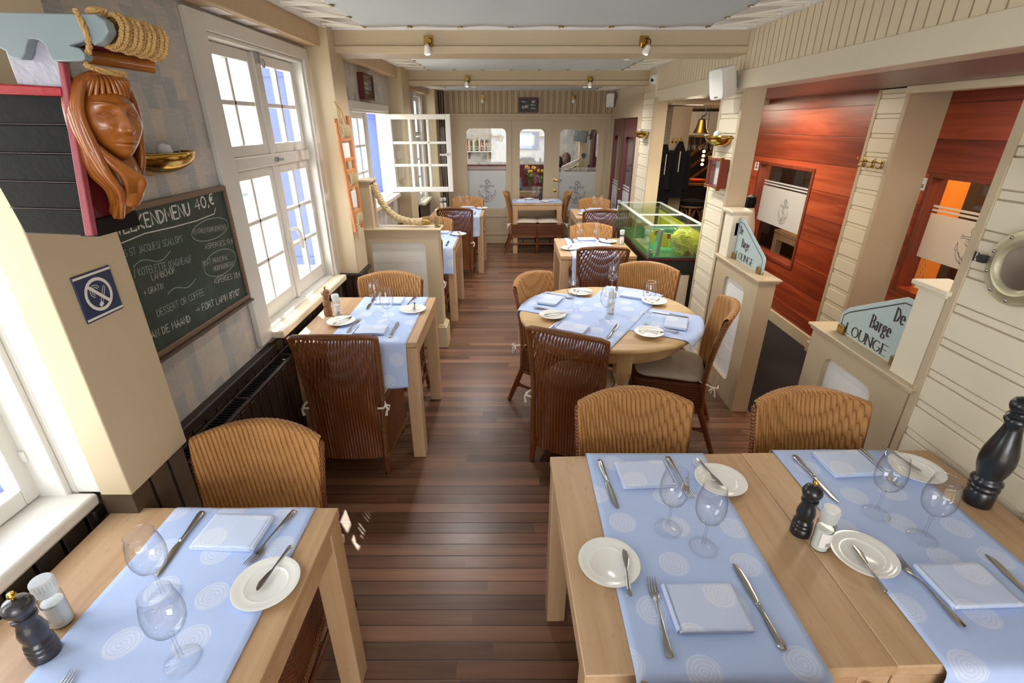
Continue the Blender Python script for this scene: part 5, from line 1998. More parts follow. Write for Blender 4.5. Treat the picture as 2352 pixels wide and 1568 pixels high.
SPT = 'brass spot lamps on beams'
for x, y, z, rz, lab in ((-.535, 3.64, 2.292, 0, 'brass spot lamp on the left of the nearest beam'), (.845, 3.64, 2.292, radians(25), 'brass spot lamp on the right of the nearest beam'),
                         (-.495, 6.10, 2.262, 0, 'brass spot lamp on the left of the second beam'), (.865, 6.10, 2.258, 0, 'brass spot lamp on the right of the second beam'),
                         (-.43, 8.06, 2.175, 0, 'spot lamp on the back wall boards, left one'), (.915, 8.06, 2.175, 0, 'spot lamp on the back wall boards, right one'),
                         (-.47, 3.88, 2.30, pi, 'spot lamp behind the nearest beam, left'), (.80, 3.88, 2.30, pi, 'spot lamp behind the nearest beam, right'), (-.45, 6.30, 2.27, pi, 'spot lamp behind the second beam, left'), (.84, 6.30, 2.27, pi, 'spot lamp behind the second beam, right')):
    inst('spot', mk_spot, (x, y, z), rz, lab, SPT)
    if y > 8:
        continue
    sp = lamp('spot_light', 'SPOT', (x, y + (-.085 if rz < 2 else .085), z - .085), 12, (1.0, .98, .95))
    sp.data.spot_size = radians(165)
    sp.data.spot_blend = 1.0
    sp.data.shadow_soft_size = .03

# ---------------------------------------------------------------- loudspeakers, dome camera
def mk_speaker():
    t = thing('loudspeaker', '', 'loudspeaker')
    def sup(w, d, h, e=5):
        def f(u, v):
            a, b = 2 * pi * u, pi * v - pi / 2
            s = lambda c, k: abs(c) ** (2 / k) * (1 if c >= 0 else -1)
            cb = abs(cos(b)) ** (2 / 7)
            return (w * s(cos(a), e) * cb, d * s(sin(a), e) * cb, h * s(sin(b), 7))
        return f
    f = sup(.058, .072, .095)
    MB().grid(lambda u, v: (lambda q: (q[0] * (1 - .10 * (q[1] + .07) / .14), q[1], q[2]))(f(u, v)), 48, 28, cu=True).build('cabinet', M['plastic'], t, ang=60)
    g_ = sup(.055, .010, .090)
    gr = MB().grid(lambda u, v: (lambda q: (q[0], q[1] - .070, q[2]))(g_(u, v)), 40, 22, cu=True).build('front_grille', M['plastic'], t, ang=60)
    MB().box(-.014, -.0812, -.078, .014, -.0795, -.071).build('badge', M['ink'], gr)
    m = MB().cyl((0, .06, -.01), (0, .105, -.01), .016).tube([(0, .10, -.05), (0, .108, 0), (0, .10, .05)], .02, 10)
    m.build('bracket', M['greyplastic'], t)
    return t


o = inst('speaker', mk_speaker, (1.40, 3.62, 2.06), 0, 'white loudspeaker near us on the cladded pillar under the beam', 'white loudspeakers')
o.rotation_euler = (radians(12), radians(-4), radians(-62))
o = inst('speaker', mk_speaker, (1.44, 7.86, 2.13), 0, 'small white loudspeaker in the far right corner above the door', 'white loudspeakers')
o.rotation_euler = (radians(6), 0, radians(-22))
t = thing('dome_camera', 'white dome security camera at the end of the second beam', 'security camera', (1.512, 5.74, 2.24))
dm = Matrix.Rotation(-pi / 2, 4, 'Y')
MB().lathe([(.0, 0), (.052, 0), (.052, .018), (.045, .026), (.040, .028)], 32, dm, 0, False).build('base', M['plastic'], t)
MB().lathe([(.046, .020), (.044, .040), (.033, .062), (.015, .074), (0, .076)], 32, dm).build('dome', M['plastic'], t)
lm = Matrix.Translation((-.050, -.026, -.008)) @ Matrix.Rotation(radians(60), 4, 'X') 
le = MB().lathe([(.018, -.012), (.018, .012), (.013, .013), (0, .012)], 20, lm).build('lens', M['darkplastic'], t)

# ---------------------------------------------------------------- framed things
def frame_box(name, label, cat, w, h, d, fw, mat, loc, rz, back, glass=True):
    """box frame: local x = width, -y = front, z up; origin centre of the back"""
    t = thing(name, label, cat, loc, rz)
    m = MB()
    for a, b, c, e in ((-w, -w + fw, -h, h), (w - fw, w, -h, h), (-w + fw, w - fw, -h, -h + fw), (-w + fw, w - fw, h - fw, h)):
        m.box(a, -d, c, b, 0, e)
    m.build('frame', mat, t, bev=.003)
    MB().box(-w + fw, -.006, -h + fw, w - fw, -.001, h - fw).build('back_panel', back, t)
    if glass:
        MB().box(-w + fw, -d * .8, -h + fw, w - fw, -d * .8 + .002, h - fw).build('glass', M['pane'], t)
    return t


t = frame_box('knot_display', 'small framed display of sailor knots over the back wall boards', 'picture', .152, .100, .022, .022, M['darkwood'], (.248, 8.058, 2.07), 0, M['tankdark'], False)
m = MB()
for px_, pz_, kind in ((-.075, .045, 0), (.07, .045, 1), (-.08, -.03, 2), (-.03, -.02, 1), (.06, .0, 0), (.07, -.045, 0)):
    if kind == 0:
        rope(m, [(px_ - .035, -.010, pz_), (px_ - .01, -.012, pz_ + .006), (px_ + .01, -.010, pz_ - .004), (px_ + .035, -.011, pz_)], .006, 3, 5, 5)
    elif kind == 1:
        rope(m, [(px_ + .022 * cos(a * .6) * (1 + .2 * sin(a)), -.011, pz_ + .018 * sin(a * .6 * 2)) for a in range(11)], .005, 3, 8, 5, sub=2)
    else:
        rope(m, [(px_ + .016 * cos(a * .7), -.011, pz_ + .016 * sin(a * .7)) for a in range(10)], .005, 3, 6, 5, sub=2)
m.build('knot', M['creamrope'], t)
t = frame_box('picture_frame', 'small dark framed picture above the window with the open leaf', 'picture', .165, .102, .05, .018, M['darkwood'], (-1.298, 4.78, 2.105), pi / 2, M['tankdark'])
m = MB()
for k in range(3):
    m.box(-.12, -.010, -.05 + k * .035, .12, -.006, -.03 + k * .035)
m.build('picture', M['bronzegreen'], t)
t = frame_box('shadow_box', 'mahogany shadow box with brass corners on the pillar below a wall lamp', 'shadow box', .115, .098, .062, .014, M['redwood'], (1.513, 3.70, 1.487), -pi / 2, M['plastic'])
m = MB()
rope(m, [(.03 + .018 * cos(a * .55), -.02, -.005 + .055 * sin(a * .55)) for a in range(13)], .007, 3, 10, 5, sub=2)
m.build('knot', M['creamrope'], t)
m = MB()
for sx in (-1, 1):
    for sz in (-1, 1):
        m.box(sx * .1155 - .012, -.064, sz * .0985 - .012, sx * .1155 + .012, -.058, sz * .0985 + .012).box(sx * .1165 - .001, -.064, sz * .0985 - .012, sx * .1165 + .001, -.04, sz * .0985 + .012)
m.build('brass_corner', M['brass'], t)

# ---------------------------------------------------------------- hanging rope ladder ornament
t = thing('wooden_ladder_ornament', 'hanging wooden ladder ornament with rope on the left pillar', 'wall ornament', (-1.135, 3.50, 1.16))

for k, (y0, y1) in enumerate(((-.17, -.07), (.07, .10))):
    m = MB()
    zt = .64 if k == 0 else .66
    pts = [(.03 - .0 * k, y0 + (y1 - y0) * 0, zt), (.03, y0 + (y1 - y0) * 1, .0)]
    m.tube(smooth([(.035, y0, zt), (.035, y0 + (y1 - y0) * .03, zt - .01), (.035, y0 + (y1 - y0) * .97, .01), (.035, y1, 0)], 3), [.009] + [.014] * 8 + [.009], 10)
    m.build('side_rail', M['ladderwood'], t)
m = MB()
for q in (.10, .30, .42, .58, .86):
    z = .62 * (1 - q)
    ya, yb = -.17 + .10 * q, .07 + .03 * q
    m.box(.024, ya, z - .012, .046, yb, z + .012)
m.build('rung', M['ladderwood'], t, bev=.003)
for q in (.02, .5, .94):
    m = MB()
    z = .62 * (1 - q)
    ya, yb = -.17 + .10 * q, .07 + .03 * q
    for i in range(6):
        y = ya + (yb - ya) * (.25 + .1 * i)
        m.tube(smooth([(.020, y, z + .035), (.052, y + .004, z + .03), (.054, y + .004, z - .03), (.020, y, z - .04)], 3), .0065, 6)
    m.build('rope_winding', M['swag'], t)
m = MB()
for y in (-.12, .05):
    m.tube(smooth([(.03, y, .62), (.02, .0 + y * .3, .72), (.006, -.06, .78)], 3), .004, 6)
m.build('hanging_cord', M['rope'], t)
for q in (.2, .72):
    z = .62 * (1 - q)
    MB().box(.028, -.12 + .08 * q, z - .055, .034, .03 + .03 * q, z + .055).build('small_picture', M['plastic'], t)

# ---------------------------------------------------------------- half walls
def half_wall(name, label, w, h, th, panel, post, front):
    """local: x along the wall, y thickness 0..th behind the front face (front at y = 0), z up"""
    t = thing(name, label, 'half wall')
    m = MB()
    a, b, c, d = panel
    plate(m, [(0, 0), (w, 0), (w, h - .03), (0, h - .03)], [rrect(a, c, b, d, .045)], 0, .022, 'xz')
    m.box(0, .022, 0, .03, th, h - .03).box(w - .03, .022, 0, w, th, h - .03).box(.03, th - .02, 0, w - .03, th, h - .03)
    m.box(-.006, -.012, 0, w + .012, th + .012, .0) if 0 else None
    m.build('body', M['paint'], t, ang=30)
    pm = MB().box(a - .02, .022, c - .02, b + .02, .03, d + .02)
    pm.build('white_panel', M['panelwhite'], t)
    m = MB()
    z = c + .1
    while z < d - .02:
        m.box(a, .0212, z, b, .0222, z + .0025)
        z += .105
    m.build('panel_joint', simple('pale_grey_joint', '#dfe0df', .6), t)
    m = MB().box(-.02, -.022, h - .014, w + .025, th + .022, h).box(-.01, -.012, h - .03, w + .014, th + .012, h - .014)
    m.build('cap', M['paint'], t, bev=.004)
    if post:
        p0, p1, ph = post
        m = MB().box(p0, .004, h, p1, th - .004, ph)
        m.build('post', M['cream'] if front else M['paint'], t, bev=.003)
        m = MB().box(p0 - .02, -.016, ph, p1 + .02, th + .016, ph + .018).box(p0 - .01, -.006, ph - .012, p1 + .01, th + .006, ph)
        m.build('post_cap', M['cream'] if front else M['paint'], t, bev=.004)
    return t


hw = half_wall('half_wall', 'half wall with white panel carrying the thick rope at the left', .605, 1.045, .15, (.055, .495, .14, .93), (.0, .095, 1.40), 0)
hw.location = (-1.20, 3.92, 0)
MB().box(.55, -.02, 0, .635, .17, .20).box(.56, -.012, .20, .62, .16, .215).build('foot', M['paint'], hw, bev=.005)
hw = half_wall('half_wall', 'half wall with white panel and glass sign beside the round table', .66, .945, .108, (.18, .50, .15, .835), (.0, .135, 1.255), 1)
hw.location = (1.514, 3.52, 0)
hw.rotation_euler = (0, 0, -pi / 2)
hw = half_wall('half_wall', 'half wall with white panel and glass sign behind the foreground double table', .64, .905, .108, (.14, .47, .12, .79), (.515, .64, 1.265), 1)
hw.location = (1.514, 2.25, 0)
hw.rotation_euler = (0, 0, -pi / 2)
# white panelled half wall piece below the right picture edge
S('trim_92', MB().box(1.53, .35, 0, 1.62, 1.06, .95), M['cream'], bev=.004)
MB()
for q in (1,):
    pass

# thick rope swag with brass ends
t = thing('rope_swag', 'thick pale rope swag from the post to the half wall top at the left', 'rope', (-1.090, 3.99, 1.408))
P = [(-.0, 0, -.03), (.02, 0, -.10), (.07, 0, -.20), (.14, 0, -.275), (.23, 0, -.312), (.33, 0, -.322), (.36, 0, -.322)]
m = MB()
rope(m, [Vector(p) for p in P], .030, 3, 9, 8, sub=8)
m.build('rope_strands', M['swag'], t)
MB().cyl((.345, 0, -.322), (.415, 0, -.322), .027, .024, 18).cyl((.415, 0, -.322), (.43, 0, -.322), .02, .010, 18).build('end_ferrule', M['brassdull'], t)
m = MB().tube([(.425, 0, -.322), (.445, 0, -.318), (.46, .0, -.322)], .006, 8)
m.tube([(.47 + .014 * cos(a * pi / 5), .0 + .004 * sin(a * pi / 5), -.328 + .014 * sin(a * pi / 5)) for a in range(10)], .0045, 6, True)
m.lathe([(.026, 0), (.026, .004), (.010, .007), (.007, .016), (.010, .022), (0, .026)], 18, Matrix.Translation((.485, 0, -.355)))
m.build('lower_hook', M['brassdull'], t)
m = MB().cyl((-.012, 0, -.028), (.012, 0, -.05), .014, .026, 14)
m.tube([(-.005 + .016 * cos(a * pi / 6), .0, -.012 + .016 * sin(a * pi / 6)) for a in range(12)], .0035, 6, True)
m.build('upper_ring', M['brassdull'], t)

# glass name signs on the two right half walls
def sign(label, loc, poly, line, texts, clips, hinge=None):
    """local: x along the wall (reads left to right for the room), y depth, z up"""
    t = thing('glass_sign', label, 'sign', loc, -pi / 2, None)
    MB().prism(poly, -.004, .004, 'xz').build('glass_panel', M['signglass'], t, bev=.0015)
    m = MB()
    pt = lambda a, b: (a, -.0052, b)
    ribbon(m, line, pt, .005)
    for tx, x, z, s, cnd in texts:
        write(m, tx, lambda a, b, x=x, z=z: (x + a, -.0052, z + b), s, 1.25 if cnd > .7 else 1.05, True, 0, 0, cnd)
    m.build('lettering', M['signtext'], t, shade=False)
    for cx_, cz_ in clips:
        MB().box(cx_ - .022, -.016, cz_ - .004, cx_ + .022, .016, cz_ + .036).build('brass_clip', M['brassdull'], t, bev=.002)
    return t


pl1 = [(.0, .0), (.43, .0), (.445, .02), (.445, .085), (.43, .11), (.10, .262), (.07, .275), (.0, .275)]
sign('frosted glass sign on the half wall beside the round table', (1.568, 3.385, .950), pl1, [(.045, .022), (.02, .022), (.02, .25), (.065, .25), (.09, .243), (.405, .095), (.418, .08), (.418, .022), (.395, .022)],
     [('De', .045, .175, .052, .60), ('Barge', .105, .098, .055, .56), ('LOUNGE', .052, .012, .044, 1.28)], [(.03, 0), (.40, 0)])
MB_ = MB().box(1.545, 3.385, 1.10, 1.575, 3.40, 1.19)
tag(MB_.build('hinge', M['brassdull'], bev=.002), 'small brass hinge holding the sign at its half wall post', 'hinge')
pl2 = [(.0, .0), (.415, .0), (.415, .262), (.38, .275), (.33, .275), (.04, .125), (.0, .085)]
sign('frosted glass sign on the half wall behind the foreground double table', (1.568, 2.155, .910), pl2, [(.05, .020), (.020, .020), (.020, .080), (.05, .105), (.335, .252), (.375, .252), (.395, .24)],
     [('De', .310, .165, .058, .62), ('Barge', .195, .092, .058, .58), ('LOUNGE', .060, .010, .046, 1.28)], [(.035, 0), (.385, 0)])

# ---------------------------------------------------------------- porthole on the right pillar
t = thing('porthole', 'round brass porthole with bolts at the right edge of the photo', 'porthole', (1.513, 1.398, 1.42), pi / 2)
t.scale = (.74, .74, .74)
rm = Matrix.Rotation(-pi / 2, 4, 'X')
MB().lathe([(.088, 0), (.088, .010), (.100, .020), (.112, .022), (.120, .016), (.148, .014), (.152, .010), (.152, 0)], 64, rm, 0, False).build('ring', M['bronzegreen'], t)
MB().lathe([(0, .006), (.090, .006)], 48, rm, 0, False).build('mirror_glass', M['chrome'], t)
for i in range(10):
    a = 2 * pi * i / 10 + .3
    MB().lathe([(.0075, .014), (.0075, .018), (.004, .021), (0, .0215)], 12, Matrix.Translation((.135 * cos(a), 0, .135 * sin(a))) @ rm).build('bolt', M['steel'], t)
m = MB().box(.140, .008, -.016, .172, .034, .016).box(.170, .012, -.007, .190, .024, .007)
m.tube([(.186, .018, .016), (.204, .018, .020), (.204, .018, -.020), (.186, .018, -.016)], .004, 6, True)
m.build('latch', M['darkplastic'], t, bev=.002)

# coat hooks and notices in the corridor
def mk_hook():
    t = thing('coat_hook', '', 'coat hook')
    MB().box(-.011, -.004, -.028, .011, 0, .028).build('plate', M['brass'], t, bev=.003)
    m = MB().tube(smooth([(0, -.003, .01), (0, -.03, .012), (0, -.052, .022), (0, -.058, .042)], 4), .0045, 8)
    m.tube(smooth([(0, -.003, -.012), (0, -.022, -.024), (0, -.036, -.018), (0, -.038, -.006)], 4), .0045, 8)
    m.build('hook', M['brass'], t)
    return t
for k, y in enumerate((3.785, 3.69, 3.595)):
    inst('hook', mk_hook, (2.584, y, 1.55), -pi / 2, ('leftmost', 'middle', 'rightmost')[k] + ' of three brass coat hooks on the corridor pillar', 'brass coat hooks')
def notice(x, y, z, w, h, lab):
    t = thing('notice', lab, 'notice', (x, y, z), -pi / 2)
    MB().box(-w, -.002, -h, w, 0, h).build('sheet', M['paper'], t)
    m = MB().lathe([(0, 0), (.016, 0), (.016, .0008), (0, .0008)], 14, Matrix.Translation((0, -.002, h * .5)) @ Matrix.Rotation(pi / 2, 4, 'X'), 0, False)
    for q in (-.1, -.35, -.5):
        m.box(-w * .6, -.0028, h * q - .003, w * .6, -.002, h * q + .003)
    m.build('print', M['ink'], t)
notice(2.618, 5.50, 1.40, .042, .040, 'white paper notice on the red panelling left of the far lounge window')
notice(2.858, 3.545, 1.43, .052, .042, 'white paper notice on the red panelling left of the near lounge window')

# white and black carved ornament behind the far half wall
t = thing('carved_ornament', 'white carved ornament with dark head behind the far half wall post', 'ornament', (1.92, 4.02, .70), 0)
MB().lathe([(.03, 0), (.06, .08), (.075, .22), (.068, .34), (.045, .46), (.035, .50)], 24).build('body', M['cream'], t)
MB().lathe([(.035, .49), (.044, .53), (.038, .58), (.0, .60)], 24).build('head', M['black'], t)
tag(MB().box(1.80, 3.90, 0, 2.04, 4.14, .70).build('pedestal', M['redwood'], bev=.004), 'red wooden pedestal under the carved ornament', 'pedestal')

# ---------------------------------------------------------------- radiator and pipes
t = thing('radiator', 'brown panel radiator below the chalkboard and tall window', 'radiator', (-1.215, 2.35, .10))
m = MB()
for i in range(46):
    y = -.92 + i * .0405
    m.box(.030, y, .01, .038 + (.004 if i % 2 else 0), y + .036, .565)
m.box(.026, -.925, 0, .034, .925, .575)
m.build('front_panel', M['radiator'], t, bev=.003)
MB().box(-.045, -.925, 0, -.035, .925, .575).build('rear_panel', M['radiator'], t)
m = MB()
for x0, x1 in ((-.048, -.036), (.026, .044)):
    m.box(x0, -.93, .572, x1, .93, .585)
for i in range(5):
    y = -.93 + i * .4625
    m.box(-.048, y, .572, .044, y + .012, .585)
m.build('top_frame', M['radiator'], t, bev=.002)
m = MB()
for i in range(90):
    y = -.91 + i * .0203
    m.box(-.036, y, .566, .026, y + .006, .578)
m.build('top_grille', M['grille'], t)
tag(MB().cyl((-1.235, .2, .70), (-1.235, 1.085, .70), .014, n=14).build('heating_pipe', M['greyplastic']), 'pale heating pipe below the sill of the foreground window', 'pipe')

# tape patches on the soffit underside
for k, y in enumerate((2.38, 2.62, 2.85)):
    m = MB().box(-1.285, y, 2.2475, -1.22, y + .15, 2.2495)
    tag(m.build('tape_patch', M['paper']), ('nearest', 'middle', 'farthest')[k] + ' of three white tape patches under the soffit above the tall window', 'tape', 'tape patches')

# ---------------------------------------------------------------- sail canvases laced below the ceiling
def sail(label, y0, y1, z, x0=-.93, x1=1.22, eyn=None):
    t = thing('ceiling_canvas', label, 'canvas', ((x0 + x1) / 2, (y0 + y1) / 2, z), 0, 'laced ceiling canvases')
    w, d = (x1 - x0) / 2, (y1 - y0) / 2
    ns, nl = 7, max(3, int((y1 - y0) / .28))
    def fn(u, v):
        x, y = (2 * u - 1) * w, (2 * v - 1) * d
        # edges pull in between the eyelets
        ex, ey = abs(2 * u - 1), abs(2 * v - 1)
        sy = .022 * abs(sin(pi * ns * u)) * ey ** 12
        sx = .030 * abs(sin(pi * nl * v)) * ex ** 12
        return (x - sx * (1 if x > 0 else -1), y - sy * (1 if y > 0 else -1), .012 * sin(pi * u) * sin(pi * v) * -1 + .004 * sin(u * 31) * sin(v * 23))
    MB().grid(fn, 84, 40).build('sheet', M['canvas'], t, solid=.002, ang=70)
    ey_ = MB()
    def eye(x, y):
        ey_.tube([(x + .014 * cos(2 * pi * i / 12), y + .014 * sin(2 * pi * i / 12), -.003) for i in range(12)], .004, 6, True)
    for i in range(1, ns):
        for s in (-1, 1):
            x = (2 * i / ns - 1) * w
            eye(x, s * (d - .026))
            lc = MB().tube(smooth([(x, s * (d - .026), -.006), (x + .05, s * (d + .01), .01), (x + .12, s * (d + .035), .025), (x + .02, s * (d + .03), .02), (x - .02, s * (d - .01), -.004)], 3), .006, 6)
            lc.build('lacing_rope', M['creamrope'], t)
    for j in range(0, nl + 1):
        for s in (-1, 1):
            y = (2 * j / nl - 1) * (d - .03)
            eye(s * (w - .028), y)
            X = (x0 + x1) / 2
            lc = MB()
            hookx = (1.475 - X) if s > 0 else (-1.145 - X)
            for dy in (-.028, .028):
                lc.tube(smooth([(s * (w - .028), y, -.006), (s * (w + .03), y + dy * .6, .004), (hookx, y + dy + .02, .012)], 3), .0068, 6)
            if j < nl:
                lc.tube(smooth([(hookx, y + .03, .012), (hookx - s * .02, y + d / nl, .014), (s * (w - .02), y + 2 * (d - .03) / nl, -.004)], 3), .006, 6)
            lc.tube([(hookx + s * .008, y, .020), (hookx, y, -.002), (hookx - s * .010, y + .01, .004)], .005, 6)
            lc.build('lacing_rope', M['creamrope'], t)
    ey_.build('eyelet', M['brassdull'], t)
    return t
sail('large pale blue canvas laced under the ceiling nearest us', -1.2, 3.50, 2.352)
sail('pale blue canvas laced under the ceiling between the two beams', 4.02, 5.98, 2.345)
sail('pale blue canvas laced under the ceiling of the last bay', 6.44, 7.92, 2.258)

# ---------------------------------------------------------------- fish tank on its cabinet
t = thing('aquarium_cabinet', 'dark cabinet with pale panel carrying the fish tank', 'cabinet', (1.40, 4.80, 0))
MB().box(-.215, -.66, 0, .235, .70, .725).build('body', M['tankdark'], t, bev=.004)
MB().box(-.225, -.67, .725, .245, .71, .748).build('top_rim', M['maroon'], t, bev=.004)
MB().box(.04, -.668, .30, .16, -.659, .60).build('pale_panel', M['cream'], t, bev=.002)
MB().box(.02, -.670, .28, .18, -.664, .30).box(.02, -.670, .60, .18, -.664, .62).build('panel_moulding', M['tankdark'], t)
t = thing('fish_tank', 'glass fish tank with yellow green water beside the cladded pillar', 'fish tank', (1.40, 4.80, .75))
x0, x1, y0, y1, h = -.228, .238, -.672, .70, .275
m = MB()
for a, b, c, d in ((x0, x1, y0, y0 + .008), (x0, x1, y1 - .008, y1), (x0, x0 + .008, y0 + .008, y1 - .008), (x1 - .008, x1, y0 + .008, y1 - .008)):
    m.box(a, c, 0, b, d, h)
m.build('glass_walls', M['tankglass'], t)
m = MB()
for a, b, c, d in ((x0, x1, y0, y0 + .045), (x0, x1, y1 - .045, y1), (x0, x0 + .035, y0, y1), (x1 - .035, x1, y0, y1), (x0, x1, -.15, -.10)):
    m.box(a, c, h, b, d, h + .007)
m.build('rim_strips', M['rimglass'], t, bev=.001)
m = MB()
for a, c in ((x0, y0), (x1 - .006, y0), (x0, y1 - .006), (x1 - .006, y1 - .006)):
    m.box(a, c, 0, a + .006, c + .006, h)
m.build('corner_joint', M['greenedge'], t)
MB().box(x0 + .009, y0 + .009, .012, x1 - .009, y1 - .009, .215).build('water', M['water'], t)
MB().box(x0 + .010, y0 + .010, .002, x1 - .010, y1 - .010, .010).build('tank_floor', M['teal'], t)
MB().box(x1 - .016, y0 + .012, .012, x1 - .010, y1 - .012, .20).build('side_lining', simple('yellow_green_lining', '#d8d23c', .6, var=.3, vs=8), t)
MB().box(x0 + .10, -.05, .012, x1 - .02, -.04, .16).build('divider', M['teal'], t)
MB().cyl((-.13, y0 + .06, .01), (-.115, y0 + .06, .235), .016, n=16).build('overflow_pipe', M['greyplastic'], t)
rr = random.Random(8)
m = MB()
for k in range(300):                                                  # a soft plume of algae threads fanning out in the water
    o = Vector((.015 + rr.uniform(-.02, .03), -.575 + rr.uniform(-.03, .05), .150 + rr.uniform(-.03, .03)))
    e = Vector((rr.uniform(.06, .215), rr.uniform(-.655, -.36), .018 + .19 * rr.random() ** .8))
    q = o.lerp(e, .5) + Vector((rr.uniform(-.03, .04), rr.uniform(-.03, .03), rr.uniform(-.045, .03)))
    m.tube(smooth([o, q, e], 4), [.0018, .0026, .0036, .0044, .0050, .0048, .0040, .0028, .0012], 5)
m.build('algae_clump', M['algae'], t, ang=180)
tag(t, t['label'], 'fish tank')
for k, (dx, dy, rx_, lab) in enumerate(((-.12, -.30, 22, 'yellow card with red corner inside the fish tank, left'), (-.02, -.42, -20, 'yellow card with red corner inside the fish tank, right'))):
    c = thing('price_card', lab, 'card', (1.40 + dx, 4.80 + dy, .79))
    c.rotation_euler = (radians(18), 0, radians(rx_))
    MB().box(-.05, -.002, 0, .05, .002, .14).build('card', M['yellowcard'], c)
    MB().box(.02, -.003, .09, .05, -.002, .14).build('red_corner', M['red'], c)
c = thing('lobster', 'brown lobster lying at the right of the tank floor', 'lobster', (1.545, 4.20, .765))
m = MB()
strip(m, [(-.05, .008, .012, .006, 0), (-.02, .018, .016, .014, 0), (.02, .020, .018, .016, 0), (.05, .014, .014, .012, 0), (.08, .016, .008, .004, 0)])
m.build('body', M['fish'], c)
m = MB()
for s in (-1, 1):
    m.tube(smooth([(s * .015, -.03, .014), (s * .045, -.05, .02), (s * .04, -.085, .018)], 4), [.005] * 5 + [.010] * 3 + [.003], 7)
m.build('claws', M['fish'], c)
tag(MB().lathe([(.028, 0), (.028, .03), (.018, .035), (.018, .05), (0, .05)], 20, Matrix.Translation((1.205, 4.185, .762))).build('tank_pump', M['greyplastic']), 'round grey pump at the front left corner of the fish tank', 'pump')

# ---------------------------------------------------------------- bar behind the tank
t = thing('bar_counter', 'wooden bar counter in the dim bar behind the fish tank', 'counter', (3.05, 7.9, 0))
MB().box(-.60, -.22, 0, 1.2, .35, .96).build('body', M['barback'], t, bev=.004)
MB().box(-.64, -.28, .96, 1.2, .38, 1.0).build('worktop', M['turned'], t, bev=.006)
def mk_stool():
    t = thing('bar_stool', '', 'stool')
    MB().lathe([(0, .74), (.17, .74), (.185, .765), (.175, .80), (.12, .815), (0, .82)], 28, None, 0, False).build('seat', M['coat'], t)
    m = MB().tube([(.165 * cos(a * pi / 10), .165 * sin(a * pi / 10), .725) for a in range(20)], .016, 8, True)
    m.build('seat_ring', M['stoolwood'], t)
    for a in range(4):
        q = pi / 4 + a * pi / 2
        leg = MB().tube([(.14 * cos(q), .14 * sin(q), .72), (.19 * cos(q), .19 * sin(q), 0)], .016, 8).build('leg', M['stoolwood'], t)
    m = MB()
    for a in range(4):
        q0, q1 = pi / 4 + a * pi / 2, pi / 4 + (a + 1) * pi / 2
        A, B = Vector((.16 * cos(q0), .16 * sin(q0), .42)), Vector((.16 * cos(q1), .16 * sin(q1), .42))
        m.tube(smooth([A, A.lerp(B, .2) + Vector((0, 0, .17)), A.lerp(B, .5) + Vector((0, 0, .27)), A.lerp(B, .8) + Vector((0, 0, .17)), B], 4), .010, 7)
    m.build('arched_brace', M['stoolwood'], t)
    return t
inst('stool', mk_stool, (2.62, 7.25, 0), .3, 'cane bar stool with dark round seat behind the fish tank', 'cane bar stools')
inst('stool', mk_stool, (2.78, 6.75, 0), .1, 'cane bar stool half hidden by the pillar right of the fish tank', 'cane bar stools')
t = thing('ship_bell', 'bronze ship bell hanging in the bar above the counter', 'bell', (2.32, 6.50, 1.71))
MB().lathe([(.088, 0), (.090, .004), (.080, .02), (.062, .06), (.052, .11), (.046, .145), (.030, .160), (0, .164)], 32).build('bell_body', M['bronze'], t)
MB().tube(smooth([(0, 0, .16), (-.01, 0, .185), (.03, 0, .20), (.04, 0, .24), (.02, 0, .27), (.02, 0, .325)], 4), .008, 8).build('hook', M['darkplastic'], t)
def coat(x, y, z, w, h, lab, rz):
    t = thing('hanging_coat', lab, 'coat', (x, y, z), rz, 'dark coats in the bar')
    def f(u, v):
        a = 2 * pi * u
        k = (.25 + .75 * min(1, v * 3.2)) * (1 + .06 * v)
        r = 1 + .10 * sin(a * 6 + v * 2) + .05 * sin(a * 11)
        return (w * k * cos(a) * r, .10 * k * sin(a) * r - .02, -h * v)
    MB().grid(f, 48, 24, cu=True).build('body', M['coat'], t)
    for s in (-1, 1):
        MB().tube(smooth([(s * w * .8, -.02, -.12), (s * w * 1.15, -.04, -.35), (s * w * 1.1, -.06, -.62)], 5), [.05] * 6 + [.045] * 5, 10).build('sleeve', M['coat'], t)
    MB().box(-.03, -.135, -.38, -.02, -.125, -.12).build('piping', M['plastic'], t)
coat(2.27, 7.06, 1.60, .11, .72, 'navy coat with a white stripe hanging on the bar pillar', 0)
coat(2.08, 7.12, 1.56, .12, .80, 'black coat hanging left of the striped navy coat', .2)
for k in range(3):
    inst('hook', mk_hook, (2.20 + k * .05, 7.20, 1.60), 0, ('leftmost', 'middle', 'rightmost')[k] + ' of the brass hooks above the coats on the bar pillar', 'brass coat hooks')
tag(MB().lathe([(.05, 0), (.13, .035), (.135, .04), (.12, .035), (.04, .008), (0, .008)], 28, Matrix.Translation((2.82, 7.78, 1.002)), 0, False).build('bowl', M['orange']), 'orange bowl on the dim bar counter', 'bowl')
tag(MB().lathe([(.045, 0), (.04, .10), (.05, .20), (.055, .26), (.03, .27), (0, .27)], 20, Matrix.Translation((2.50, 7.75, 1.002))).build('pitcher', M['orange']), 'tall orange pitcher at the left end of the bar counter', 'pitcher')
for k in range(4):
    tag(MB().lathe([(0, 0), (.018, .004), (.022, .02), (.012, .035), (0, .04)], 12, Matrix.Translation((2.86, 7.75, 1.42 - k * .06))).build('lit_bulb', M['glow']), ('topmost', 'second', 'third', 'lowest')[k] + ' of the four small lit bulbs over the bar counter', 'bulb', 'lit bulbs in the bar')
tag(MB().cyl((2.86, 7.75, 1.2), (2.86, 7.75, 2.035), .004, n=6).build('cable', M['darkplastic']), 'thin cable carrying the small lit bulbs over the bar', 'cable')
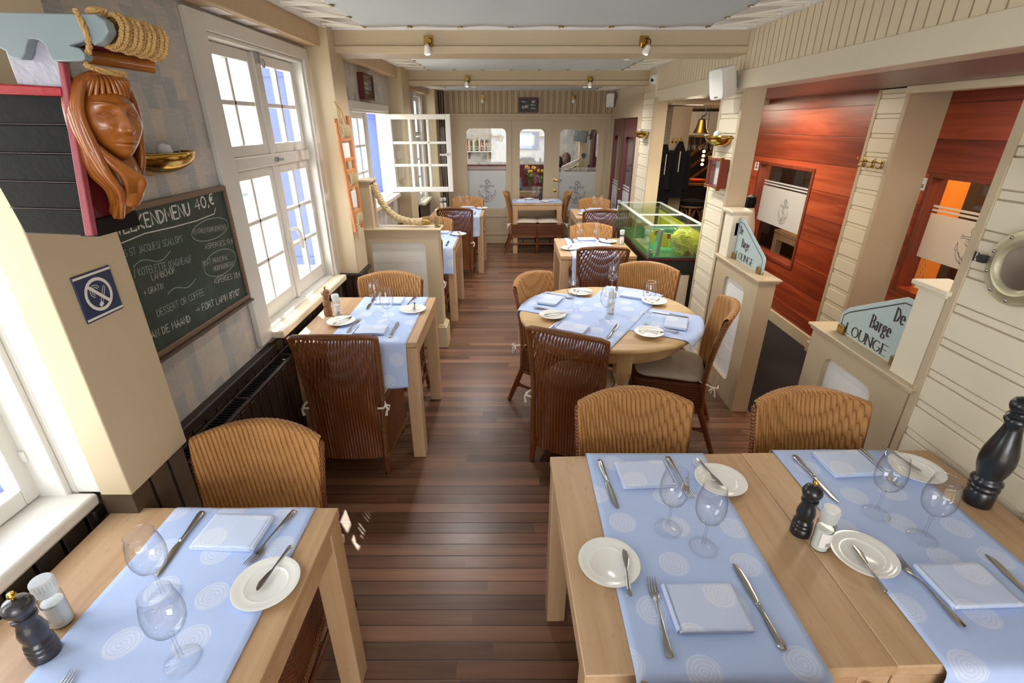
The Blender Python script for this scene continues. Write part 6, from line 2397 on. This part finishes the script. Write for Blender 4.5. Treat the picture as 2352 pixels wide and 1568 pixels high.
for k in range(6):
    x = 2.66 + k * .09
    tag(MB().lathe([(.03, 0), (.036, .03), (.034, .07), (.008, .10), (.005, .18), (.032, .185)], 16, Matrix.Translation((x, 7.9, 1.45))).build('hanging_glass', M['wineglass']), ('first', 'second', 'third', 'fourth', 'fifth', 'sixth')[k] + ' upside-down glass from the left in the bar rack', 'glass', 'glasses in the bar rack')
tag(MB().box(2.58, 7.8, 1.636, 3.3, 8.0, 1.66).box(2.60, 7.86, 1.66, 2.63, 7.92, 2.035).box(3.22, 7.86, 1.66, 3.25, 7.92, 2.035).build('glass_rack', M['brassdull'], bev=.003), 'hanging rack of upside-down glasses over the bar counter', 'rack')
m = MB()
for k in range(3):
    m.tube([(2.5 + k * .28, 8.86, .9), (3.4 + k * .28, 8.86, 1.6)], .03, 6)
S('trim_95', m, M['turned'])

# ---------------------------------------------------------------- lounge rooms on the right
inst('table', make_table, (3.25, 5.05, 0), 0, 'oak table inside the far lounge window in the red panelling', 'square oak tables')
c = inst('chair0', None, (3.62, 3.98, 0), -2.6, 'dark chair inside the near lounge window', CH)
t = thing('lounge_cabinet', 'ochre cabinet with white panel inside the near lounge window', 'cabinet', (3.66, 4.36, 0))
MB().box(-.30, -.03, .92, .02, .03, 1.36).build('body', M['orangewall'], t, bev=.006)
MB().box(-.27, -.042, .98, -.05, -.029, 1.22).build('white_door', M['panelwhite'], t, bev=.01)
m = MB().prism(rrect(-.285, .965, -.035, 1.235, .04), -.036, -.029, 'xz')
m.build('dark_moulding', M['darkwood'], t)
t = thing('lounge_picture', 'picture with blue mount above the ochre cabinet in the near lounge', 'picture', (3.56, 4.385, 1.46))
MB().box(-.12, -.01, -.06, .12, .01, .14).build('frame', M['darkwood'], t)
MB().box(-.10, -.014, -.04, .10, -.010, .12).build('print', M['picture'], t)
lamp('lounge_lamp', 'POINT', (3.75, 3.3, 1.85), 30, (1, .62, .25), .12)
lamp('lounge_lamp', 'POINT', (3.9, 5.0, 1.8), 9, (1, .70, .40), .12)
lamp('bar_lamp', 'POINT', (3.2, 7.4, 1.9), 6, (1, .72, .42), .10)
lamp('corridor_fill', 'POINT', (2.1, 6.2, 1.95), 3.5, (1, .85, .65), .10)  # fill lights added to brighten the corridor, no fixtures here
lamp('corridor_fill', 'AREA', (2.05, 4.7, 2.02), 9, (1, .86, .68), .5, (0, 0, 0))
lamp('corridor_fill', 'AREA', (2.15, 2.3, 2.02), 6, (1, .86, .68), .5, (0, 0, 0))
lamp('aquarium_fill', 'AREA', (1.42, 4.6, 1.45), 4.0, (1, .97, .8), .3, (0, 0, 0), 1.0)  # fill light added above the tank to brighten it

# ---------------------------------------------------------------- lounge behind the back wall
m = MB()
plate(m, [(8.16, 0), (10.6, 0), (10.6, 2.45), (8.16, 2.45)], [[(8.5, 1.0), (9.6, 1.0), (9.6, 1.9), (8.5, 1.9)]], -2.2, -2.1, 'yz')
S('wall_back_lounge_left', m, M['wallpaper'], shade=False)
S('wall_back_lounge', MB().box(-2.2, 10.5, 0, 3.0, 10.6, 2.45), M['wallpaper'])
S('wall_back_lounge_right', MB().box(2.9, 9.0, 0, 3.0, 10.5, 2.45), M['wallpaper'])
S('ceiling', MB().box(-2.2, 8.2, 2.42, 3.0, 10.6, 2.5), M['ceil'])
S('floor', MB().box(1.64, 9.0, -.06, 3.0, 10.6, 0), M['tableclothdark'])
S('trim_96', MB().box(-2.1, 10.46, 0, 2.9, 10.5, 1.04).box(-2.1, 10.45, 1.03, 2.9, 10.5, 1.06), M['redwains'])
S('trim_97', MB().box(1.40, 9.0, 0, 1.60, 9.35, 2.42), M['maroon'])
S('trim_98', MB().box(1.20, 9.25, 0, 1.36, 9.45, 2.42), M['paint'], bev=.004)
portal('lounge_daylight', (-2.25, 9.05, 1.45), 1.1, .9, (0, 9.05, 1.45))
lamp('lounge_ceiling_lamp', 'AREA', (.2, 9.4, 2.38), 9, (1, .95, .88), 1.2, (0, 0, 0))
t = thing('book_shelf', 'white bracketed shelf on the lounge wall seen through the left back window', 'shelf', (-.66, 10.49, 1.30))
MB().box(-.26, -.16, 0, .26, 0, .02).build('board', M['white'], t, bev=.003)
for s in (-1, 1):
    MB().prism([(0, 0), (-.12, 0), (-.10, -.03), (-.03, -.06), (-.015, -.13), (0, -.13)], s * .21 - .012, s * .21 + .012, 'yz').build('bracket', M['turned'], t)
m = MB().tube([(-.26, -.155, .06), (.26, -.155, .06)], .005, 6).tube([(-.26, -.155, .10), (.26, -.155, .10)], .005, 6)
for k in range(7):
    m.tube([(-.255 + .085 * k, -.155, .02), (-.255 + .085 * k, -.155, .10)], .004, 6)
m.build('rail', M['white'], t)
x = -.89
cols = ['bookred', 'bookcream', 'bookgreen', 'bookbrown', 'bookcream', 'bookgreen', 'bookbrown', 'bookcream', 'bookred', 'bookbrown', 'bookcream', 'bookbrown']
nm = ['first', 'second', 'third', 'fourth', 'fifth', 'sixth', 'seventh', 'eighth', 'ninth', 'tenth', 'eleventh', 'twelfth']
for k in range(12):
    w = rnd.uniform(.022, .04)
    h = rnd.uniform(.17, .23)
    b = MB().box(0, -.12, 0, w, 0, h).build('book', M[cols[k]], None, bev=.002)
    b.location = (x, 10.475, 1.321)
    tag(b, nm[k] + ' book from the left on the white lounge shelf', 'book', 'books on the lounge shelf')
    x += w + .002
t = frame_box('framed_picture', 'framed picture with blue mount on the lounge wall, middle back window', 'picture', .235, .165, .03, .02, M['darkwood'], (.30, 10.498, 1.51), 0, M['pictureblue'])
p_ = MB().box(-.15, -.010, -.09, .15, -.006, .10).build('print', M['picture'], t)
m = MB()
for s in (-.06, .07):
    m.lathe([(0, 0), (.045, .002), (0, .004)], 16, Matrix.Translation((s, -.012, 0)) @ Matrix.Rotation(pi / 2, 4, 'X') @ Matrix.Scale(.55, 4, (0, 1, 0)))
m.build('drawn_fish', M['bronzegreen'], p_)
tag(MB().box(-.60, 10.485, 1.17, -.53, 10.5, 1.24).build('wall_socket', M['greyplastic'], bev=.003), 'grey wall socket under the white shelf in the back lounge', 'socket')
inst('table', make_table, (.33, 9.05, 0), pi / 2, 'table with tulips in the back lounge seen through the middle window', 'square oak tables')
inst('table', make_table, (-.55, 9.45, 0), 0, 'oak table in the back lounge behind the left back window', 'square oak tables')
tag(MB().box(.02, 8.75, .7505, .62, 9.35, .756).build('table_cover', M['tableclothdark']), 'dark cover on the lounge table with the tulips', 'table cover')
def tulips(x, y, lab, n, seed):
    t = thing('tulip_vase', lab, 'flowers', (x, y, .757), 0, 'vases of yellow tulips')
    MB().lathe([(.03, 0), (.034, .02), (.026, .09), (.034, .14)], 18).build('vase', M['jar'], t)
    rr = random.Random(seed)
    st, lv = MB(), MB()
    for i in range(n):
        a = 2 * pi * i / n + rr.uniform(-.3, .3)
        r, h = rr.uniform(.04, .10), rr.uniform(.24, .34)
        top = Vector((r * cos(a), r * sin(a), h))
        st.tube(smooth([(0, 0, .02), (top.x * .3, top.y * .3, h * .55), top], 4), .0035, 6)
        MB().lathe([(0, 0), (.018, .008), (.023, .025), (.019, .045), (.008, .055), (0, .056)], 10, Matrix.Translation(top)).build('blossom', M['tulip'], t)
        for q in range(2):
            b = a + rr.uniform(-.8, .8)
            def f(u, v, b=b, h=h):
                w = .022 * sin(pi * min(.97, u + .05)) * (2 * v - 1)
                rad = .01 + .10 * u * u
                return (rad * cos(b) - w * sin(b), rad * sin(b) + w * cos(b), .05 + h * .9 * u - .08 * u ** 3)
            lv.grid(f, 10, 4)
    st.build('stems', M['leaf'], t)
    lv.build('leaves', M['leaf'], t)
tulips(.32, 9.10, 'vase of yellow tulips on the lounge table, left in the middle window', 7, 1)
tulips(.55, 8.85, 'vase of yellow tulips nearer the glass, right in the middle window', 6, 2)
t = thing('menu_card', 'blue menu card standing on the lounge table behind the middle window', 'menu', (.12, 9.02, .757), .35)
MB().box(-.07, -.003, 0, .07, .003, .20).build('cover', M['menu'], t)
t.rotation_euler = (-.35, 0, .35)
for x, y, k in ((.42, 9.12, 'left'), (.50, 9.2, 'right')):
    inst('glass', None, (x, y, .757), 0, 'wine glass on the lounge table behind the tulips, ' + k, 'stemmed wine glasses')
t = thing('television', 'black television on a wall arm in the back lounge door window', 'television', (1.20, 9.20, 1.62))
tv = MB().box(-.13, -.02, -.09, .13, .02, .09).build('screen_housing', M['darkplastic'], t, bev=.006)
MB().box(-.12, -.0215, -.08, .12, -.0195, .08).build('screen', simple('dark_screen_glass', '#3a4650', .1), t)
m = MB().tube([(.05, .02, .02), (.14, .12, .04), (.17, .10, .04)], .014, 8).box(.15, .06, -.03, .17, .16, .11)
m.build('wall_arm', M['darkplastic'], t)
t.rotation_euler = (0, radians(8), radians(-42))
t = thing('model_boat', 'white half boat hull leaning in the back lounge behind the door window', 'boat', (1.04, 9.25, .98))
def bh(u, v):
    a = pi * v
    w = .5 * sin(pi * (.12 + .88 * u)) ** .6
    return (-.22 + .44 * u, .10 * w * cos(a) * 2 * .5, .10 + .20 * u - .16 * w * sin(a))
MB().grid(bh, 24, 14).build('hull', M['white'], t, solid=.006)
MB().box(-.20, -.09, .10, .20, .09, .115, 0, Matrix.Rotation(radians(-24), 4, 'Y')).build('deck', M['cream'], t)
m = MB()
rope(m, [(-.22, -.13, -.02), (-.10, -.13, -.01), (.04, -.12, .06), (.14, -.11, .16), (.21, -.10, .26)], .014, 3, 9, 6)
m.build('rope_rail', M['swag'], t)
tag(MB().box(.92, 9.12, 0, 1.16, 9.38, .90).build('pedestal', M['maroon'], bev=.004), 'dark red pedestal under the white half boat', 'pedestal')
tag(MB().lathe([(0, 0), (.045, 0), (.045, .004), (0, .004)], 24, Matrix.Translation((1.28, 9.247, 1.30)) @ Matrix.Rotation(pi / 2, 4, 'X')).build('round_sign', M['navy']), 'small round blue sign on the lounge pillar', 'sign')

# two seated guests, only their heads show over the boat
def guest(x, y, rz, lab, hair, shirt):
    t = thing('person', lab, 'person', (x, y, 0), rz)
    me = bpy.data.meshes.new('body')
    V = [(0, 0, .50), (0, .01, .68), (0, .02, .88), (0, .02, 1.0), (0, .02, 1.05), (0, .0, 1.13), (0, -.01, 1.20),
         (-.09, -.02, .49), (-.10, -.40, .50), (-.10, -.42, .10), (-.10, -.52, .05), (.09, -.02, .49), (.10, -.40, .50), (.10, -.42, .10), (.10, -.52, .05),
         (-.17, .02, .97), (-.22, -.02, .72), (-.16, -.24, .70), (-.13, -.31, .71), (.17, .02, .97), (.22, -.02, .72), (.16, -.24, .70), (.13, -.31, .71)]
    E = [(0, 1), (1, 2), (2, 3), (3, 4), (4, 5), (5, 6), (0, 7), (7, 8), (8, 9), (9, 10), (0, 11), (11, 12), (12, 13), (13, 14), (3, 15), (15, 16), (16, 17), (17, 18), (3, 19), (19, 20), (20, 21), (21, 22)]
    R = [.15, .14, .16, .12, .055, .085, .075, .09, .07, .05, .04, .09, .07, .05, .04, .06, .045, .035, .03, .06, .045, .035, .03]
    me.from_pydata(V, E, [])
    me.materials.append(M[shirt])
    o = bpy.data.objects.new('body', me)
    COL.objects.link(o)
    o.parent = t
    md = o.modifiers.new('skin', 'SKIN')
    for i, r in enumerate(R):
        me.skin_vertices[0].data[i].radius = (r, r * .8)
    me.skin_vertices[0].data[0].use_root = True
    o.modifiers.new('sub', 'SUBSURF').levels = 2
    o.modifiers['sub'].render_levels = 2
    f = MB()
    def hd(u, v):
        a, p = 2 * pi * u, pi * v
        xx, yy, zz = .074 * sin(p) * cos(a), .092 * sin(p) * sin(a), .115 * cos(p)
        if yy < 0:
            yy -= .018 * exp(-(xx / .012) ** 2 - ((zz + .012) / .022) ** 2) - .008 * exp(-((abs(xx) - .03) / .014) ** 2 - ((zz - .015) / .012) ** 2) + .004 * exp(-(xx / .02) ** 2 - ((zz + .055) / .008) ** 2)
        return (xx * (1 - .25 * max(0, -zz / .115)), yy - .01, zz + 1.19)
    f.grid(hd, 48, 40, cu=True)
    for s in (-1, 1):
        f.lathe([(0, -.006), (.018, -.002), (.02, .004), (0, .006)], 12, Matrix.Translation((s * .074, .005, 1.185)) @ Matrix.Rotation(pi / 2, 4, 'Y'))
    f.build('head', M['skin'], t)
    h = MB()
    def hr(u, v):
        a, p = 2 * pi * u, pi * .66 * v
        k = 1 + .02 * sin(a * 26)
        return (.084 * k * sin(p) * cos(a), .018 + .098 * k * sin(p) * sin(a), 1.20 + .118 * cos(p))
    h.grid(hr, 60, 24, cu=True).build('hair', M[hair], t)
    tag(MB().box(-.20, -.20, .40, .20, .22, .45).box(-.20, .18, .45, .20, .22, .86).box(-.19, -.19, 0, -.15, -.15, .40).box(.15, -.19, 0, .19, -.15, .40).box(-.19, .18, 0, -.15, .22, .40).box(.15, .18, 0, .19, .22, .40).build('wooden_chair', M['darkwood'], None, bev=.004), 'dark wooden seat under the ' + lab.split(' seated')[0], 'seat')
    bpy.data.objects[-1] if 0 else None
    return t
g1 = guest(.80, 9.05, 0, 'dark haired person seated with back to us in the back lounge', 'hairdark', 'coat')
g2 = guest(1.03, 9.95, pi + .5, 'auburn haired person seated farther back in the lounge', 'hairred', 'maroon')
for o in list(COL.objects):
    if o.name.startswith('wooden_chair'):
        src = g1 if o.name == 'wooden_chair' else g2
        o.location = src.location
        o.rotation_euler = src.rotation_euler
g1.rotation_euler = (0, 0, pi)
COL.objects['wooden_chair'].rotation_euler = (0, 0, pi)

# pale hedge and a moored barge outside beyond the quay
m = MB()
rr = random.Random(2)
for k in range(26):
    y, x, z = 3 + k * .75, -8.2 + rr.uniform(-.5, .5), rr.uniform(.5, 1.5)
    def bl(u, v, x=x, y=y, z=z, s=rr.uniform(.7, 1.3)):
        a, p = 2 * pi * u, pi * v
        k_ = s * (1 + .2 * sin(a * 5 + p * 6) * sin(p * 3))
        return (x + .7 * k_ * sin(p) * cos(a), y + .8 * k_ * sin(p) * sin(a), z + .8 * k_ * cos(p))
    m.grid(bl, 14, 10, cu=True)
o = m.build('hedge', M['hedge'])
o['kind'] = 'stuff'
tag(o, 'pale green hedge across the water outside the windows', 'hedge')
t = thing('moored_barge', 'pale grey barge moored outside the tall window', 'boat', (-5.6, 6.6, -.7))
def bg_(u, v):
    a = pi * v
    w = (.25 + .75 * sin(pi * min(1, .1 + u * .9)) ** .5)
    return (1.0 * w * cos(a), -4 + 8 * u, 1.5 - 1.4 * sin(a) ** .6 * (.4 + .6 * w))
MB().grid(bg_, 24, 12).build('hull', simple('grey_blue_hull', '#8497a3', .5), t, solid=.03)
MB().box(-.7, -2.6, 1.35, .7, 2.4, 2.0).build('cabin', M['plastic'], t, bev=.03)
MB().box(-.98, -3.6, 1.42, .98, 3.6, 1.5).build('deck', M['greywood'], t)
